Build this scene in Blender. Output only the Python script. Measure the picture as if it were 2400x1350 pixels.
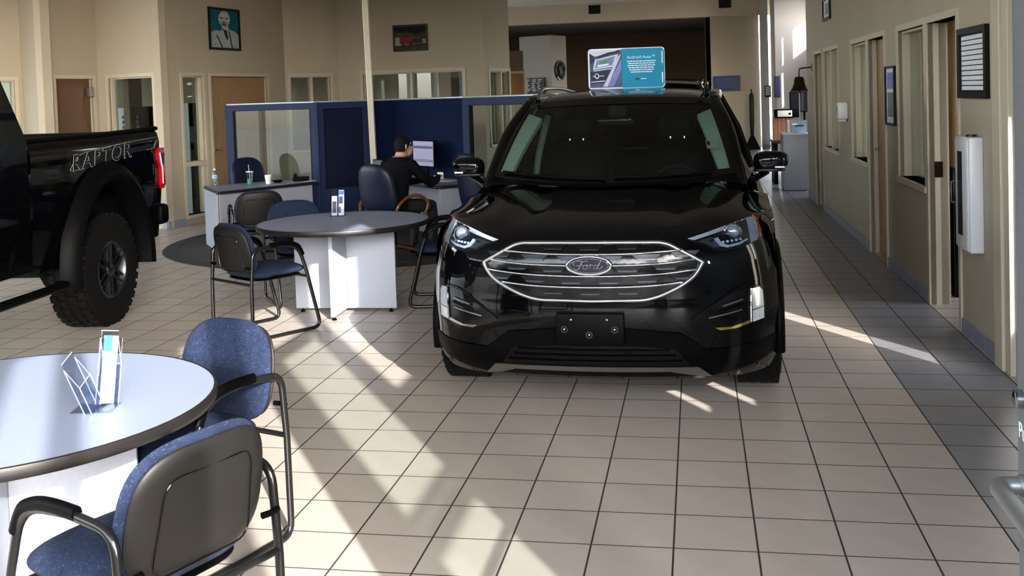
import bpy, bmesh, math, random
from mathutils import Vector, Matrix
random.seed(7)
sc = bpy.context.scene
COL = sc.collection
for _o in list(bpy.data.objects):
    bpy.data.objects.remove(_o)

# ------------------------------------------------------------------ camera
CAM_F, CAM_CX, CAM_CY = 2408.05, 1200.0, 324.76
CAM_YAW, CAM_PITCH, CAM_ROLL = -0.1782, 0.0414, -0.0320
CAM_LOC = Vector((0.4304, -3.7991, 1.7014))
cy_, sy_ = math.cos(CAM_YAW), math.sin(CAM_YAW)
cp_, sp_ = math.cos(CAM_PITCH), math.sin(CAM_PITCH)
cr_, sr_ = math.cos(CAM_ROLL), math.sin(CAM_ROLL)
CF = Vector((sy_ * cp_, cy_ * cp_, -sp_))
_r = Vector((cy_, -sy_, 0))
_u = _r.cross(CF)
CR = cr_ * _r + sr_ * _u
CU = -sr_ * _r + cr_ * _u
cam_d = bpy.data.cameras.new('camera')
cam = bpy.data.objects.new('camera', cam_d)
COL.objects.link(cam)
cam_d.sensor_width = 36.0
cam_d.lens = CAM_F * 36.0 / 2400.0
cam_d.shift_y = (CAM_CY - 675.0) / 2400.0
cam_d.clip_end = 200
cam.matrix_world = Matrix(((CR.x, CU.x, -CF.x, CAM_LOC.x), (CR.y, CU.y, -CF.y, CAM_LOC.y), (CR.z, CU.z, -CF.z, CAM_LOC.z), (0, 0, 0, 1)))
sc.camera = cam

# ------------------------------------------------------------------ sky, sun, exposure
SUN_AZ, SUN_EL = math.radians(-32.7), math.radians(22.0)      # direction the light travels, seen from above
world = bpy.data.worlds.new('sky')
sc.world = world
world.use_nodes = True
wt = world.node_tree
wt.nodes.clear()
w_out = wt.nodes.new('ShaderNodeOutputWorld')
w_bg = wt.nodes.new('ShaderNodeBackground')
w_sky = wt.nodes.new('ShaderNodeTexSky')
w_sky.sky_type = 'NISHITA'
w_sky.sun_disc = False
w_sky.sun_elevation = SUN_EL
w_sky.sun_rotation = math.radians(180) + SUN_AZ
w_sky.dust_density = 2.0
w_hsv = wt.nodes.new('ShaderNodeHueSaturation')
w_hsv.inputs['Saturation'].default_value = 0.42
wt.links.new(w_sky.outputs[0], w_hsv.inputs['Color'])
wt.links.new(w_hsv.outputs[0], w_bg.inputs['Color'])
w_bg.inputs['Strength'].default_value = 2.8
wt.links.new(w_bg.outputs[0], w_out.inputs['Surface'])
sun_d = bpy.data.lights.new('sun', 'SUN')
sun = bpy.data.objects.new('sun', sun_d)
COL.objects.link(sun)
sun_d.energy = 19.0
sun_d.angle = math.radians(0.45)
sun_d.color = (1.0, 0.96, 0.90)
_sd = Vector((math.sin(SUN_AZ) * math.cos(SUN_EL), math.cos(SUN_AZ) * math.cos(SUN_EL), -math.sin(SUN_EL)))
sun.rotation_euler = _sd.to_track_quat('-Z', 'Y').to_euler()
sun.location = (8, -10, 9)
sc.view_settings.view_transform = 'Standard'
sc.view_settings.look = 'None'
sc.view_settings.exposure = 0.0
sc.view_settings.gamma = 1.0
sc.view_settings.use_curve_mapping = False
try:
    sc.cycles.use_denoising = True
    sc.cycles.max_bounces = 10
    sc.cycles.diffuse_bounces = 5
    sc.cycles.glossy_bounces = 4
    sc.cycles.transparent_max_bounces = 16
    sc.cycles.sample_clamp_indirect = 6.0
    sc.cycles.caustics_reflective = False
    sc.cycles.caustics_refractive = False
except Exception:
    pass

# ------------------------------------------------------------------ materials
def lin(c):
    c = c / 255.0
    return c / 12.92 if c <= 0.04045 else ((c + 0.055) / 1.055) ** 2.4
def rgb(t):
    return (lin(t[0]), lin(t[1]), lin(t[2]), 1.0)
MATS = {}
def M(name, col, rough=0.5, metal=0.0, noise=(18.0, 0.06), bump=None, coat=0.0, spec=0.5, emit=None, rand=0.0, coords='Object', stretch=(1, 1, 1), speck=None):
    m = bpy.data.materials.new(name)
    m.use_nodes = True
    nt = m.node_tree
    b = nt.nodes['Principled BSDF']
    b.inputs['Roughness'].default_value = rough
    b.inputs['Metallic'].default_value = metal
    b.inputs['Specular IOR Level'].default_value = spec
    b.inputs['Coat Weight'].default_value = coat
    b.inputs['Coat Roughness'].default_value = 0.04
    tc = nt.nodes.new('ShaderNodeTexCoord')
    mp = nt.nodes.new('ShaderNodeMapping')
    mp.inputs['Scale'].default_value = stretch
    nt.links.new(tc.outputs[coords], mp.inputs['Vector'])
    nz = nt.nodes.new('ShaderNodeTexNoise')
    nz.inputs['Scale'].default_value = noise[0]
    nz.inputs['Detail'].default_value = 4.0
    nt.links.new(mp.outputs[0], nz.inputs['Vector'])
    c = rgb(col)
    rp = nt.nodes.new('ShaderNodeValToRGB')
    a = noise[1]
    rp.color_ramp.elements[0].position = 0.3
    rp.color_ramp.elements[1].position = 0.7
    rp.color_ramp.elements[0].color = (c[0] * (1 - a), c[1] * (1 - a), c[2] * (1 - a), 1)
    rp.color_ramp.elements[1].color = (min(1, c[0] * (1 + a)), min(1, c[1] * (1 + a)), min(1, c[2] * (1 + a)), 1)
    nt.links.new(nz.outputs['Fac'], rp.inputs['Fac'])
    outc = rp.outputs['Color']
    if speck:                       # fine flecks (scale, colour, threshold)
        n2 = nt.nodes.new('ShaderNodeTexNoise')
        n2.inputs['Scale'].default_value = speck[0]
        n2.inputs['Detail'].default_value = 2.0
        nt.links.new(mp.outputs[0], n2.inputs['Vector'])
        r2 = nt.nodes.new('ShaderNodeValToRGB')
        r2.color_ramp.elements[0].position = speck[2]
        r2.color_ramp.elements[1].position = speck[2] + 0.06
        nt.links.new(n2.outputs['Fac'], r2.inputs['Fac'])
        mx = nt.nodes.new('ShaderNodeMixRGB')
        mx.inputs['Color2'].default_value = rgb(speck[1])
        nt.links.new(r2.outputs['Color'], mx.inputs['Fac'])
        nt.links.new(outc, mx.inputs['Color1'])
        outc = mx.outputs['Color']
    if rand:
        oi = nt.nodes.new('ShaderNodeObjectInfo')
        hs = nt.nodes.new('ShaderNodeHueSaturation')
        ma = nt.nodes.new('ShaderNodeMapRange')
        ma.inputs['To Min'].default_value = 1 - rand
        ma.inputs['To Max'].default_value = 1 + rand
        nt.links.new(oi.outputs['Random'], ma.inputs['Value'])
        nt.links.new(ma.outputs[0], hs.inputs['Value'])
        nt.links.new(outc, hs.inputs['Color'])
        outc = hs.outputs['Color']
    nt.links.new(outc, b.inputs['Base Color'])
    if bump:
        nb = nt.nodes.new('ShaderNodeTexNoise')
        nb.inputs['Scale'].default_value = bump[0]
        nb.inputs['Detail'].default_value = 3.0
        nt.links.new(mp.outputs[0], nb.inputs['Vector'])
        bp = nt.nodes.new('ShaderNodeBump')
        bp.inputs['Strength'].default_value = bump[1]
        bp.inputs['Distance'].default_value = 0.01
        nt.links.new(nb.outputs['Fac'], bp.inputs['Height'])
        nt.links.new(bp.outputs[0], b.inputs['Normal'])
    if emit:
        b.inputs['Emission Color'].default_value = rgb(col)
        b.inputs['Emission Strength'].default_value = emit
    MATS[name] = m
    return m
def GLASS(name, tint, refl=1.0, rough=0.0):
    m = bpy.data.materials.new(name)
    m.use_nodes = True
    nt = m.node_tree
    nt.nodes.clear()
    o = nt.nodes.new('ShaderNodeOutputMaterial')
    tr = nt.nodes.new('ShaderNodeBsdfTransparent')
    gl = nt.nodes.new('ShaderNodeBsdfGlossy')
    gl.inputs['Roughness'].default_value = rough
    fr = nt.nodes.new('ShaderNodeFresnel')
    ge = nt.nodes.new('ShaderNodeNewGeometry')
    mr = nt.nodes.new('ShaderNodeMapRange')          # same reflectance from either side of the thin pane
    mr.inputs['To Min'].default_value = 1.5
    mr.inputs['To Max'].default_value = 1.0 / 1.5
    nt.links.new(ge.outputs['Backfacing'], mr.inputs['Value'])
    nt.links.new(mr.outputs[0], fr.inputs['IOR'])
    mu = nt.nodes.new('ShaderNodeMath')
    mu.operation = 'MULTIPLY'
    mu.inputs[1].default_value = refl
    mx = nt.nodes.new('ShaderNodeMixShader')
    nz = nt.nodes.new('ShaderNodeTexNoise')
    nz.inputs['Scale'].default_value = 3.0
    hs = nt.nodes.new('ShaderNodeMixRGB')
    hs.inputs['Color1'].default_value = rgb(tint)
    hs.inputs['Color2'].default_value = rgb(tuple(max(0, v - 6) for v in tint))
    nt.links.new(nz.outputs['Fac'], hs.inputs['Fac'])
    nt.links.new(hs.outputs[0], tr.inputs['Color'])
    nt.links.new(fr.outputs[0], mu.inputs[0])
    nt.links.new(mu.outputs[0], mx.inputs['Fac'])
    nt.links.new(tr.outputs[0], mx.inputs[1])
    nt.links.new(gl.outputs[0], mx.inputs[2])
    nt.links.new(mx.outputs[0], o.inputs['Surface'])
    MATS[name] = m
    return m

M('wall_paint', (163, 153, 135), 0.75, noise=(1.2, 0.04), bump=(120, 0.06))
M('wall_pale', (168, 168, 170), 0.7, noise=(1.2, 0.03), bump=(120, 0.05))
M('wall_grey', (118, 116, 110), 0.75, noise=(1.2, 0.04), bump=(120, 0.05))
M('wall_brown', (96, 80, 62), 0.75, noise=(1.2, 0.05), bump=(120, 0.05))
M('casing_paint', (178, 168, 149), 0.45, noise=(3, 0.03))
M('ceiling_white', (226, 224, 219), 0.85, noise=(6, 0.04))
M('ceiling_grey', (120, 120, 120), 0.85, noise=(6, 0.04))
M('tile_beige', (168, 159, 151), 0.34, noise=(7, 0.05), bump=(60, 0.03), rand=0.035, spec=0.45, speck=(220, (120, 106, 94), 0.74))
M('tile_grey', (118, 117, 122), 0.34, noise=(7, 0.06), bump=(60, 0.03), rand=0.04, spec=0.45)
M('base_tile', (120, 126, 144), 0.35, noise=(9, 0.06), rand=0.04)
M('grout', (40, 34, 30), 0.9, noise=(40, 0.15))
M('car_black', (3, 3, 4), 0.045, noise=(2, 0.05), spec=0.22)
M('gloss_black', (4, 4, 5), 0.12, spec=0.3, noise=(3, 0.05))
M('plastic_black', (5, 5, 6), 0.45, spec=0.04, noise=(60, 0.1), bump=(300, 0.05))
M('plastic_dark', (16, 17, 20), 0.5, spec=0.15, noise=(80, 0.08), bump=(350, 0.08))
M('rubber', (7, 7, 8), 0.7, spec=0.15, noise=(60, 0.12), bump=(200, 0.1))
M('chrome', (172, 175, 180), 0.09, 1.0, noise=(3, 0.02))
M('satin_silver', (150, 150, 150), 0.35, 1.0, noise=(10, 0.04))
M('gunmetal', (84, 86, 94), 0.3, 1.0, noise=(10, 0.06))
M('dark_alloy', (46, 48, 52), 0.28, 1.0, noise=(10, 0.06))
M('alu', (176, 178, 180), 0.38, 0.9, noise=(20, 0.04), stretch=(1, 1, 8))
M('alu_frame', (128, 132, 138), 0.5, 0.6, noise=(20, 0.05), stretch=(1, 1, 8))
M('emblem_blue', (8, 12, 38), 0.15, noise=(6, 0.1), coat=0.5)
M('lens_glass', (120, 128, 142), 0.08, 0.5, noise=(60, 0.2))
M('lamp_clear', (205, 212, 226), 0.14, 0.3, noise=(30, 0.12))
M('lamp_white', (190, 197, 210), 0.15, 0.4, noise=(30, 0.05))
M('lamp_amber', (200, 92, 30), 0.2, 0.0, noise=(20, 0.12))
M('lamp_red', (150, 12, 20), 0.12, 0.0, noise=(20, 0.12), coat=0.6)
M('lamp_dark', (24, 25, 28), 0.15, 0.4, noise=(40, 0.2))
M('amber_chrome', (196, 176, 96), 0.12, 0.9, noise=(30, 0.25))
M('interior_dark', (18, 20, 21), 0.7, noise=(40, 0.1))
M('interior_trim', (205, 218, 212), 0.6, noise=(20, 0.05))
M('seat_black', (10, 11, 11), 0.6, spec=0.2, noise=(30, 0.1))
M('fabric_blue', (22, 31, 52), 0.9, noise=(45, 0.3), bump=(420, 0.3), spec=0.2, speck=(150, (42, 54, 82), 0.60))
M('leather_navy', (13, 20, 42), 0.4, spec=0.25, noise=(14, 0.12), bump=(90, 0.12))
M('frame_black', (22, 22, 23), 0.22, 0.3, noise=(20, 0.06))
M('shell_black', (23, 22, 21), 0.45, spec=0.2, noise=(8, 0.08), bump=(500, 0.08))
M('laminate_grey', (126, 136, 158), 0.4, noise=(120, 0.05), speck=(260, (104, 110, 122), 0.6))
M('laminate_edge', (28, 26, 26), 0.35, spec=0.3, noise=(20, 0.08))
M('panel_grey', (146, 151, 163), 0.35, noise=(60, 0.04))
M('partition_blue', (12, 23, 50), 0.9, spec=0.08, noise=(60, 0.08), bump=(500, 0.25))
M('partition_frame', (27, 39, 70), 0.6, spec=0.2, noise=(20, 0.04))
M('partition_cap', (176, 178, 184), 0.35, 0.4, noise=(20, 0.04))
M('wood_door', (136, 104, 68), 0.45, noise=(3.5, 0.16), stretch=(9, 9, 0.7), bump=(30, 0.03))
M('wood_dark', (86, 58, 36), 0.45, noise=(3.5, 0.16), stretch=(9, 9, 0.7))
M('wood_arm', (104, 62, 30), 0.3, noise=(5, 0.16), stretch=(8, 2, 8))
M('wood_box', (132, 88, 56), 0.5, noise=(5, 0.12), stretch=(1, 1, 6))
M('white_enamel', (205, 207, 214), 0.3, noise=(20, 0.02))
M('white_plastic', (225, 224, 220), 0.35, noise=(20, 0.02))
M('acrylic_white', (232, 238, 250), 0.1, noise=(8, 0.03))
M('paper', (226, 226, 230), 0.7, noise=(12, 0.03))
M('paper_blue', (56, 108, 190), 0.4, noise=(10, 0.12))
M('print_navy', (22, 26, 62), 0.4, noise=(10, 0.12))
M('rug_dark', (34, 30, 30), 0.95, noise=(16, 0.35), bump=(300, 0.4), speck=(40, (62, 50, 46), 0.58))
M('rug_edge', (20, 18, 18), 0.95, noise=(30, 0.2), bump=(300, 0.4))
M('cable_beige', (196, 196, 178), 0.5, noise=(10, 0.05), stretch=(6, 6, 0.5))
M('frame_dark', (12, 11, 11), 0.4, spec=0.2, noise=(10, 0.1))
M('art_teal', (16, 84, 100), 0.35, spec=0.1, noise=(4, 0.2))
M('art_grey', (150, 158, 154), 0.4, spec=0.1, noise=(9, 0.12))
M('art_skin', (172, 170, 160), 0.4, spec=0.1, noise=(9, 0.08))
M('art_dark', (22, 34, 40), 0.4, spec=0.1, noise=(9, 0.1))
M('art_green', (46, 54, 20), 0.5, spec=0.1, noise=(9, 0.5))
M('art_trees', (16, 16, 14), 0.5, spec=0.1, noise=(12, 0.5))
M('art_road', (140, 136, 128), 0.5, spec=0.1, noise=(9, 0.15))
M('art_red', (112, 10, 18), 0.35, spec=0.1, noise=(5, 0.2))
M('sign_teal', (20, 140, 180), 0.4, spec=0.1, noise=(2.5, 0.06))
M('sign_white', (224, 240, 246), 0.4, spec=0.12, noise=(8, 0.03))
M('sign_pale', (196, 206, 226), 0.35, spec=0.12, noise=(6, 0.1))
M('sign_slate', (72, 84, 120), 0.35, spec=0.12, noise=(16, 0.3))
M('sign_dark', (30, 36, 60), 0.35, spec=0.12, noise=(16, 0.3))
M('sign_violet', (120, 130, 190), 0.35, spec=0.12, noise=(10, 0.2))
M('sign_green', (70, 140, 84), 0.35, spec=0.12, noise=(20, 0.15))
M('board_blue', (30, 42, 96), 0.45, noise=(30, 0.12))
M('decal_grey', (132, 134, 138), 0.5, noise=(20, 0.05))
M('screen_off', (9, 12, 20), 0.35, spec=0.2, noise=(10, 0.1))
M('brick_far', (112, 82, 66), 0.85, noise=(2, 0.2))
M('roof_far', (70, 68, 66), 0.8, noise=(2, 0.1))
M('board_white', (214, 218, 226), 0.4, noise=(20, 0.03))
M('screen_pale', (150, 146, 176), 0.3, noise=(10, 0.05), emit=0.22)
M('screen_blue', (34, 52, 76), 0.3, noise=(10, 0.2), emit=0.05)
M('bronze', (58, 44, 30), 0.3, 0.9, noise=(10, 0.2))
M('rope', (206, 204, 196), 0.8, noise=(60, 0.1))
M('cloth_navy', (8, 9, 16), 0.85, spec=0.1, noise=(30, 0.12), bump=(300, 0.2))
M('trousers', (14, 14, 18), 0.85, noise=(30, 0.12))
M('skin', (186, 140, 118), 0.55, noise=(30, 0.06))
M('hair_dark', (12, 10, 9), 0.7, spec=0.15, noise=(60, 0.3), bump=(200, 0.4))
M('blind', (226, 228, 218), 0.7, noise=(2, 0.03))
_b = MATS['blind'].node_tree
_tl = _b.nodes.new('ShaderNodeBsdfTranslucent')
_tl.inputs['Color'].default_value = rgb((226, 228, 214))
_mx = _b.nodes.new('ShaderNodeMixShader')
_mx.inputs['Fac'].default_value = 0.45
_b.links.new(_b.nodes['Principled BSDF'].outputs[0], _mx.inputs[1])
_b.links.new(_tl.outputs[0], _mx.inputs[2])
_b.links.new(_mx.outputs[0], _b.nodes['Material Output'].inputs['Surface'])
M('carpet_office', (60, 58, 58), 0.95, noise=(80, 0.2))
M('asphalt', (110, 108, 104), 0.9, noise=(20, 0.2))
M('foam', (232, 230, 224), 0.6, noise=(30, 0.02))
M('drink_green', (90, 150, 120), 0.3, noise=(8, 0.2))
M('water_blue', (150, 180, 205), 0.1, noise=(8, 0.1))
M('door_orange', (176, 124, 70), 0.5, noise=(4, 0.1))
GLASS('glass', (236, 242, 240), 1.0)
GLASS('glass_car', (160, 174, 168), 0.8)
GLASS('glass_dark', (40, 44, 46), 1.0)
GLASS('glass_lens', (228, 234, 240), 0.55)
GLASS('acrylic', (238, 242, 250), 0.9)

# ------------------------------------------------------------------ geometry helpers
class G:
    def __init__(s):
        s.v, s.f, s.m = [], [], []
        s.mi = 0
    def add(s, vs, fs):
        o = len(s.v)
        s.v += [tuple(p) for p in vs]
        for f in fs:
            s.f.append(tuple(i + o for i in f))
            s.m.append(s.mi)
        return s
    def box(s, x0, x1, y0, y1, z0, z1):
        v = [(x0, y0, z0), (x1, y0, z0), (x1, y1, z0), (x0, y1, z0), (x0, y0, z1), (x1, y0, z1), (x1, y1, z1), (x0, y1, z1)]
        return s.add(v, [(3, 2, 1, 0), (4, 5, 6, 7), (0, 1, 5, 4), (1, 2, 6, 5), (2, 3, 7, 6), (3, 0, 4, 7)])
    def rbox(s, x0, x1, y0, y1, z0, z1, r=0.01, seg=2, mat=None):
        bm = bmesh.new()
        bmesh.ops.create_cube(bm, size=1.0)
        for v in bm.verts:
            v.co = Vector(((x0 + x1) / 2 + v.co.x * (x1 - x0), (y0 + y1) / 2 + v.co.y * (y1 - y0), (z0 + z1) / 2 + v.co.z * (z1 - z0)))
        r = min(r, 0.49 * min(abs(x1 - x0), abs(y1 - y0), abs(z1 - z0)))
        bmesh.ops.bevel(bm, geom=list(bm.edges) + list(bm.verts), offset=r, segments=seg, affect='EDGES', profile=0.5)
        if mat is not None:
            bm.transform(mat)
        bm.verts.index_update()
        s.add([tuple(v.co) for v in bm.verts], [tuple(v.index for v in f.verts) for f in bm.faces])
        bm.free()
        return s
    def tube(s, path, r, n=10, closed=False, flat=1.0, up=None):
        P = [Vector(p) for p in path]
        L = len(P)
        rs = r if isinstance(r, (list, tuple)) else [r] * L
        T = []
        for i in range(L):
            a = P[(i - 1) % L] if (closed or i > 0) else P[i]
            b = P[(i + 1) % L] if (closed or i < L - 1) else P[i]
            d = b - a
            T.append(d.normalized() if d.length > 1e-9 else Vector((0, 0, 1)))
        nrm = Vector(up) if up else (Vector((0, 0, 1)) if abs(T[0].z) < 0.9 else Vector((1, 0, 0)))
        vs, fs = [], []
        for i in range(L):
            t = T[i]
            nrm = nrm - t * nrm.dot(t)
            if nrm.length < 1e-6:
                nrm = t.orthogonal()
            nrm.normalize()
            bi = t.cross(nrm)
            for k in range(n):
                a = 2 * math.pi * k / n
                vs.append(P[i] + nrm * (math.cos(a) * rs[i] * flat) + bi * (math.sin(a) * rs[i]))
        for i in range(L if closed else L - 1):
            j = (i + 1) % L
            for k in range(n):
                k2 = (k + 1) % n
                fs.append((i * n + k, i * n + k2, j * n + k2, j * n + k))
        if not closed:
            fs.append(tuple(reversed(range(n))))
            fs.append(tuple(range((L - 1) * n, L * n)))
        return s.add(vs, fs)
    def lathe(s, prof, n=32, c=(0, 0, 0), axis='z', cap=True):
        vs, fs = [], []
        for (r, h) in prof:
            for k in range(n):
                a = 2 * math.pi * k / n
                p = (r * math.cos(a), r * math.sin(a), h)
                if axis == 'x':
                    p = (h, r * math.cos(a), r * math.sin(a))
                elif axis == 'y':
                    p = (r * math.sin(a), h, r * math.cos(a))
                vs.append((p[0] + c[0], p[1] + c[1], p[2] + c[2]))
        for i in range(len(prof) - 1):
            for k in range(n):
                k2 = (k + 1) % n
                fs.append((i * n + k, i * n + k2, (i + 1) * n + k2, (i + 1) * n + k))
        if cap:
            fs.append(tuple(reversed(range(n))))
            fs.append(tuple(range((len(prof) - 1) * n, len(prof) * n)))
        return s.add(vs, fs)
    def loft(s, rings, closed=True, cap=True):
        n = len(rings[0])
        vs = [p for r in rings for p in r]
        fs = []
        for i in range(len(rings) - 1):
            for k in range(n if closed else n - 1):
                k2 = (k + 1) % n
                fs.append((i * n + k, i * n + k2, (i + 1) * n + k2, (i + 1) * n + k))
        if cap and closed:
            fs.append(tuple(reversed(range(n))))
            fs.append(tuple(range((len(rings) - 1) * n, len(rings) * n)))
        return s.add(vs, fs)
    def prism(s, poly, d0, d1, plane='xz'):
        """poly of (a,b); extruded along the third axis from d0 to d1"""
        n = len(poly)
        def P(a, b, d):
            return {'xz': (a, d, b), 'xy': (a, b, d), 'yz': (d, a, b)}[plane]
        vs = [P(a, b, d0) for a, b in poly] + [P(a, b, d1) for a, b in poly]
        fs = [tuple(range(n)), tuple(reversed(range(n, 2 * n)))]
        for k in range(n):
            k2 = (k + 1) % n
            fs.append((k, n + k, n + k2, k2))
        return s.add(vs, fs)
    def mesh(s, name, smooth=None):
        me = bpy.data.meshes.new(name)
        me.from_pydata(s.v, [], s.f)
        bm = bmesh.new()
        bm.from_mesh(me)
        bmesh.ops.recalc_face_normals(bm, faces=bm.faces)
        bm.to_mesh(me)
        bm.free()
        if smooth is not None:
            for p in me.polygons:
                p.use_smooth = True
            me.set_sharp_from_angle(angle=math.radians(smooth))
        return me
    def build(s, name, mat, parent=None, smooth=None, loc=None, rotz=None, kind=None):
        me = s.mesh(name, smooth)
        ms = mat if isinstance(mat, (list, tuple)) else [mat]
        for m in ms:
            me.materials.append(MATS[m])
        if len(ms) > 1:
            for p, i in zip(me.polygons, s.m):
                p.material_index = i
        return link(name, me, parent, loc, rotz, kind)
def link(name, data, parent=None, loc=None, rotz=None, kind=None):
    o = bpy.data.objects.new(name, data)
    COL.objects.link(o)
    if parent is not None:
        o.parent = parent
    if loc is not None:
        o.location = loc
    if rotz is not None:
        o.rotation_euler = (0, 0, rotz)
    if kind:
        o['kind'] = kind
    return o
def thing(name, label, cat, loc=(0, 0, 0), rotz=0.0, group=None):
    o = link(name, None, None, loc, rotz)
    o.empty_display_size = 0.05
    o['label'] = label
    o['category'] = cat
    if group:
        o['group'] = group
    return o
def tag(o, label, cat, group=None):
    o['label'] = label
    o['category'] = cat
    if group:
        o['group'] = group
    return o
def dup(root, loc, rotz, label, group=None):
    r = root.copy()
    COL.objects.link(r)
    r.location = loc
    r.rotation_euler = (0, 0, rotz)
    r['label'] = label
    if group:
        r['group'] = group
    for ch in root.children:
        c = ch.copy()
        COL.objects.link(c)
        c.parent = r
        for g in ch.children:
            d = g.copy()
            COL.objects.link(d)
            d.parent = c
    return r
def fillet(P, r, n=5, closed=False):
    P = [Vector(p) for p in P]
    L = len(P)
    rs = r if isinstance(r, (list, tuple)) else [r] * L
    out = []
    for i in range(L):
        if not closed and (i == 0 or i == L - 1):
            out.append(P[i])
            continue
        a, b, c = P[(i - 1) % L], P[i], P[(i + 1) % L]
        da, dc = (a - b), (c - b)
        q = min(rs[i], da.length * 0.48, dc.length * 0.48)
        p0, p1 = b + da.normalized() * q, b + dc.normalized() * q
        for k in range(n + 1):
            t = k / n
            out.append((1 - t) ** 2 * p0 + 2 * t * (1 - t) * b + t * t * p1)
    return out
def interp(x, X, Y):
    if x <= X[0]:
        return Y[0]
    for i in range(len(X) - 1):
        if x <= X[i + 1]:
            t = (x - X[i]) / (X[i + 1] - X[i])
            return Y[i] + (Y[i + 1] - Y[i]) * t
    return Y[-1]
def catmull(P, n=6):
    P = [Vector(p) for p in P]
    out = []
    for i in range(len(P) - 1):
        p0 = P[max(i - 1, 0)]
        p1, p2 = P[i], P[i + 1]
        p3 = P[min(i + 2, len(P) - 1)]
        for k in range(n):
            t = k / n
            out.append(0.5 * ((2 * p1) + (p2 - p0) * t + (2 * p0 - 5 * p1 + 4 * p2 - p3) * t * t + (3 * p1 - p0 - 3 * p2 + p3) * t ** 3))
    out.append(P[-1])
    return out
def cushion(w, d, T, ex=3.2, n=44, rings=7, bend=None, top=True, bottom=True, p=4.0):
    """puffed pad with a superellipse outline in the xy plane (half sizes w,d), thickness +-T along z"""
    g = G()
    def ring(q, sgn):
        out = []
        for k in range(n):
            a = 2 * math.pi * k / n
            c, s_ = math.cos(a), math.sin(a)
            x = w * q * math.copysign(abs(c) ** (2 / ex), c)
            y = d * q * math.copysign(abs(s_) ** (2 / ex), s_)
            z = sgn * T * (max(0.0, 1 - q ** p)) ** 0.5
            v = Vector((x, y, z))
            out.append(tuple(bend(v)) if bend else tuple(v))
        return out
    qs = [0.02, 0.25, 0.5, 0.7, 0.84, 0.93, 0.975, 0.995, 1.0]
    R = []
    if top:
        R += [ring(q, 1) for q in qs]
    if bottom:
        R += [ring(q, -1) for q in (reversed(qs[:-1]) if top else reversed(qs))]
    g.loft(R, True, True)
    return g
def text_mesh(body, size, depth=0.002, offset=0.0, shear=0.0, align='CENTER', spacing=1.0):
    cu = bpy.data.curves.new('lettering', 'FONT')
    cu.body = body
    cu.size = size
    cu.extrude = depth
    cu.offset = offset
    cu.shear = shear
    cu.align_x = align
    cu.align_y = 'CENTER'
    cu.space_character = spacing
    cu.resolution_u = 4
    o = bpy.data.objects.new('lettering', cu)
    COL.objects.link(o)
    dg = bpy.context.evaluated_depsgraph_get()
    me = bpy.data.meshes.new_from_object(o.evaluated_get(dg))
    bpy.data.objects.remove(o)
    bpy.data.curves.remove(cu)
    return me
def text(name, body, size, mat, parent, mw, depth=0.002, **k):
    me = text_mesh(body, size, depth, **k)
    me.materials.clear()
    me.materials.append(MATS[mat])
    me.transform(mw)
    return link(name, me, parent)
# a sheet lying in the xz plane facing -y (used for lettering and print)
FACE_NEG_Y = Matrix.Rotation(math.pi / 2, 4, 'X')
FACE_POS_Y = Matrix.Rotation(math.pi, 4, 'Z') @ FACE_NEG_Y
# ------------------------------------------------------------------ the setting
CEIL = 4.28
def wall(name, A, B, openings=(), t=0.12, h=CEIL, mat='wall_paint', z0=0.0):
    """wall from A to B seen with the room on its left; local x along, room on +y, body from y=-t to 0"""
    A, B = Vector(A), Vector(B)
    L = (B - A).length
    ang = math.atan2(B.y - A.y, B.x - A.x)
    xs = sorted({0.0, L} | {o[0] for o in openings} | {o[1] for o in openings})
    zs = sorted({z0, h} | {o[2] for o in openings} | {o[3] for o in openings})
    xs = [x for x in xs if -1e-6 <= x <= L + 1e-6]
    zs = [z for z in zs if z0 - 1e-6 <= z <= h + 1e-6]
    def solid(i, j):
        if i < 0 or j < 0 or i >= len(xs) - 1 or j >= len(zs) - 1:
            return False
        cx, cz = (xs[i] + xs[i + 1]) / 2, (zs[j] + zs[j + 1]) / 2
        return not any(o[0] < cx < o[1] and o[2] < cz < o[3] for o in openings)
    g = G()
    for i in range(len(xs) - 1):
        for j in range(len(zs) - 1):
            if not solid(i, j):
                continue
            a, b, c, d = xs[i], xs[i + 1], zs[j], zs[j + 1]
            g.add([(a, 0, c), (b, 0, c), (b, 0, d), (a, 0, d)], [(3, 2, 1, 0)])
            g.add([(a, -t, c), (b, -t, c), (b, -t, d), (a, -t, d)], [(0, 1, 2, 3)])
            if not solid(i - 1, j):
                g.add([(a, 0, c), (a, -t, c), (a, -t, d), (a, 0, d)], [(0, 1, 2, 3)])
            if not solid(i + 1, j):
                g.add([(b, 0, c), (b, -t, c), (b, -t, d), (b, 0, d)], [(3, 2, 1, 0)])
            if not solid(i, j - 1):
                g.add([(a, 0, c), (b, 0, c), (b, -t, c), (a, -t, c)], [(0, 1, 2, 3)])
            if not solid(i, j + 1):
                g.add([(a, 0, d), (b, 0, d), (b, -t, d), (a, -t, d)], [(3, 2, 1, 0)])
    me = bpy.data.meshes.new(name)
    me.from_pydata(g.v, [], g.f)
    me.materials.append(MATS[mat])
    return link(name, me, None, (A.x, A.y, 0), ang, 'structure')

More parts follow.
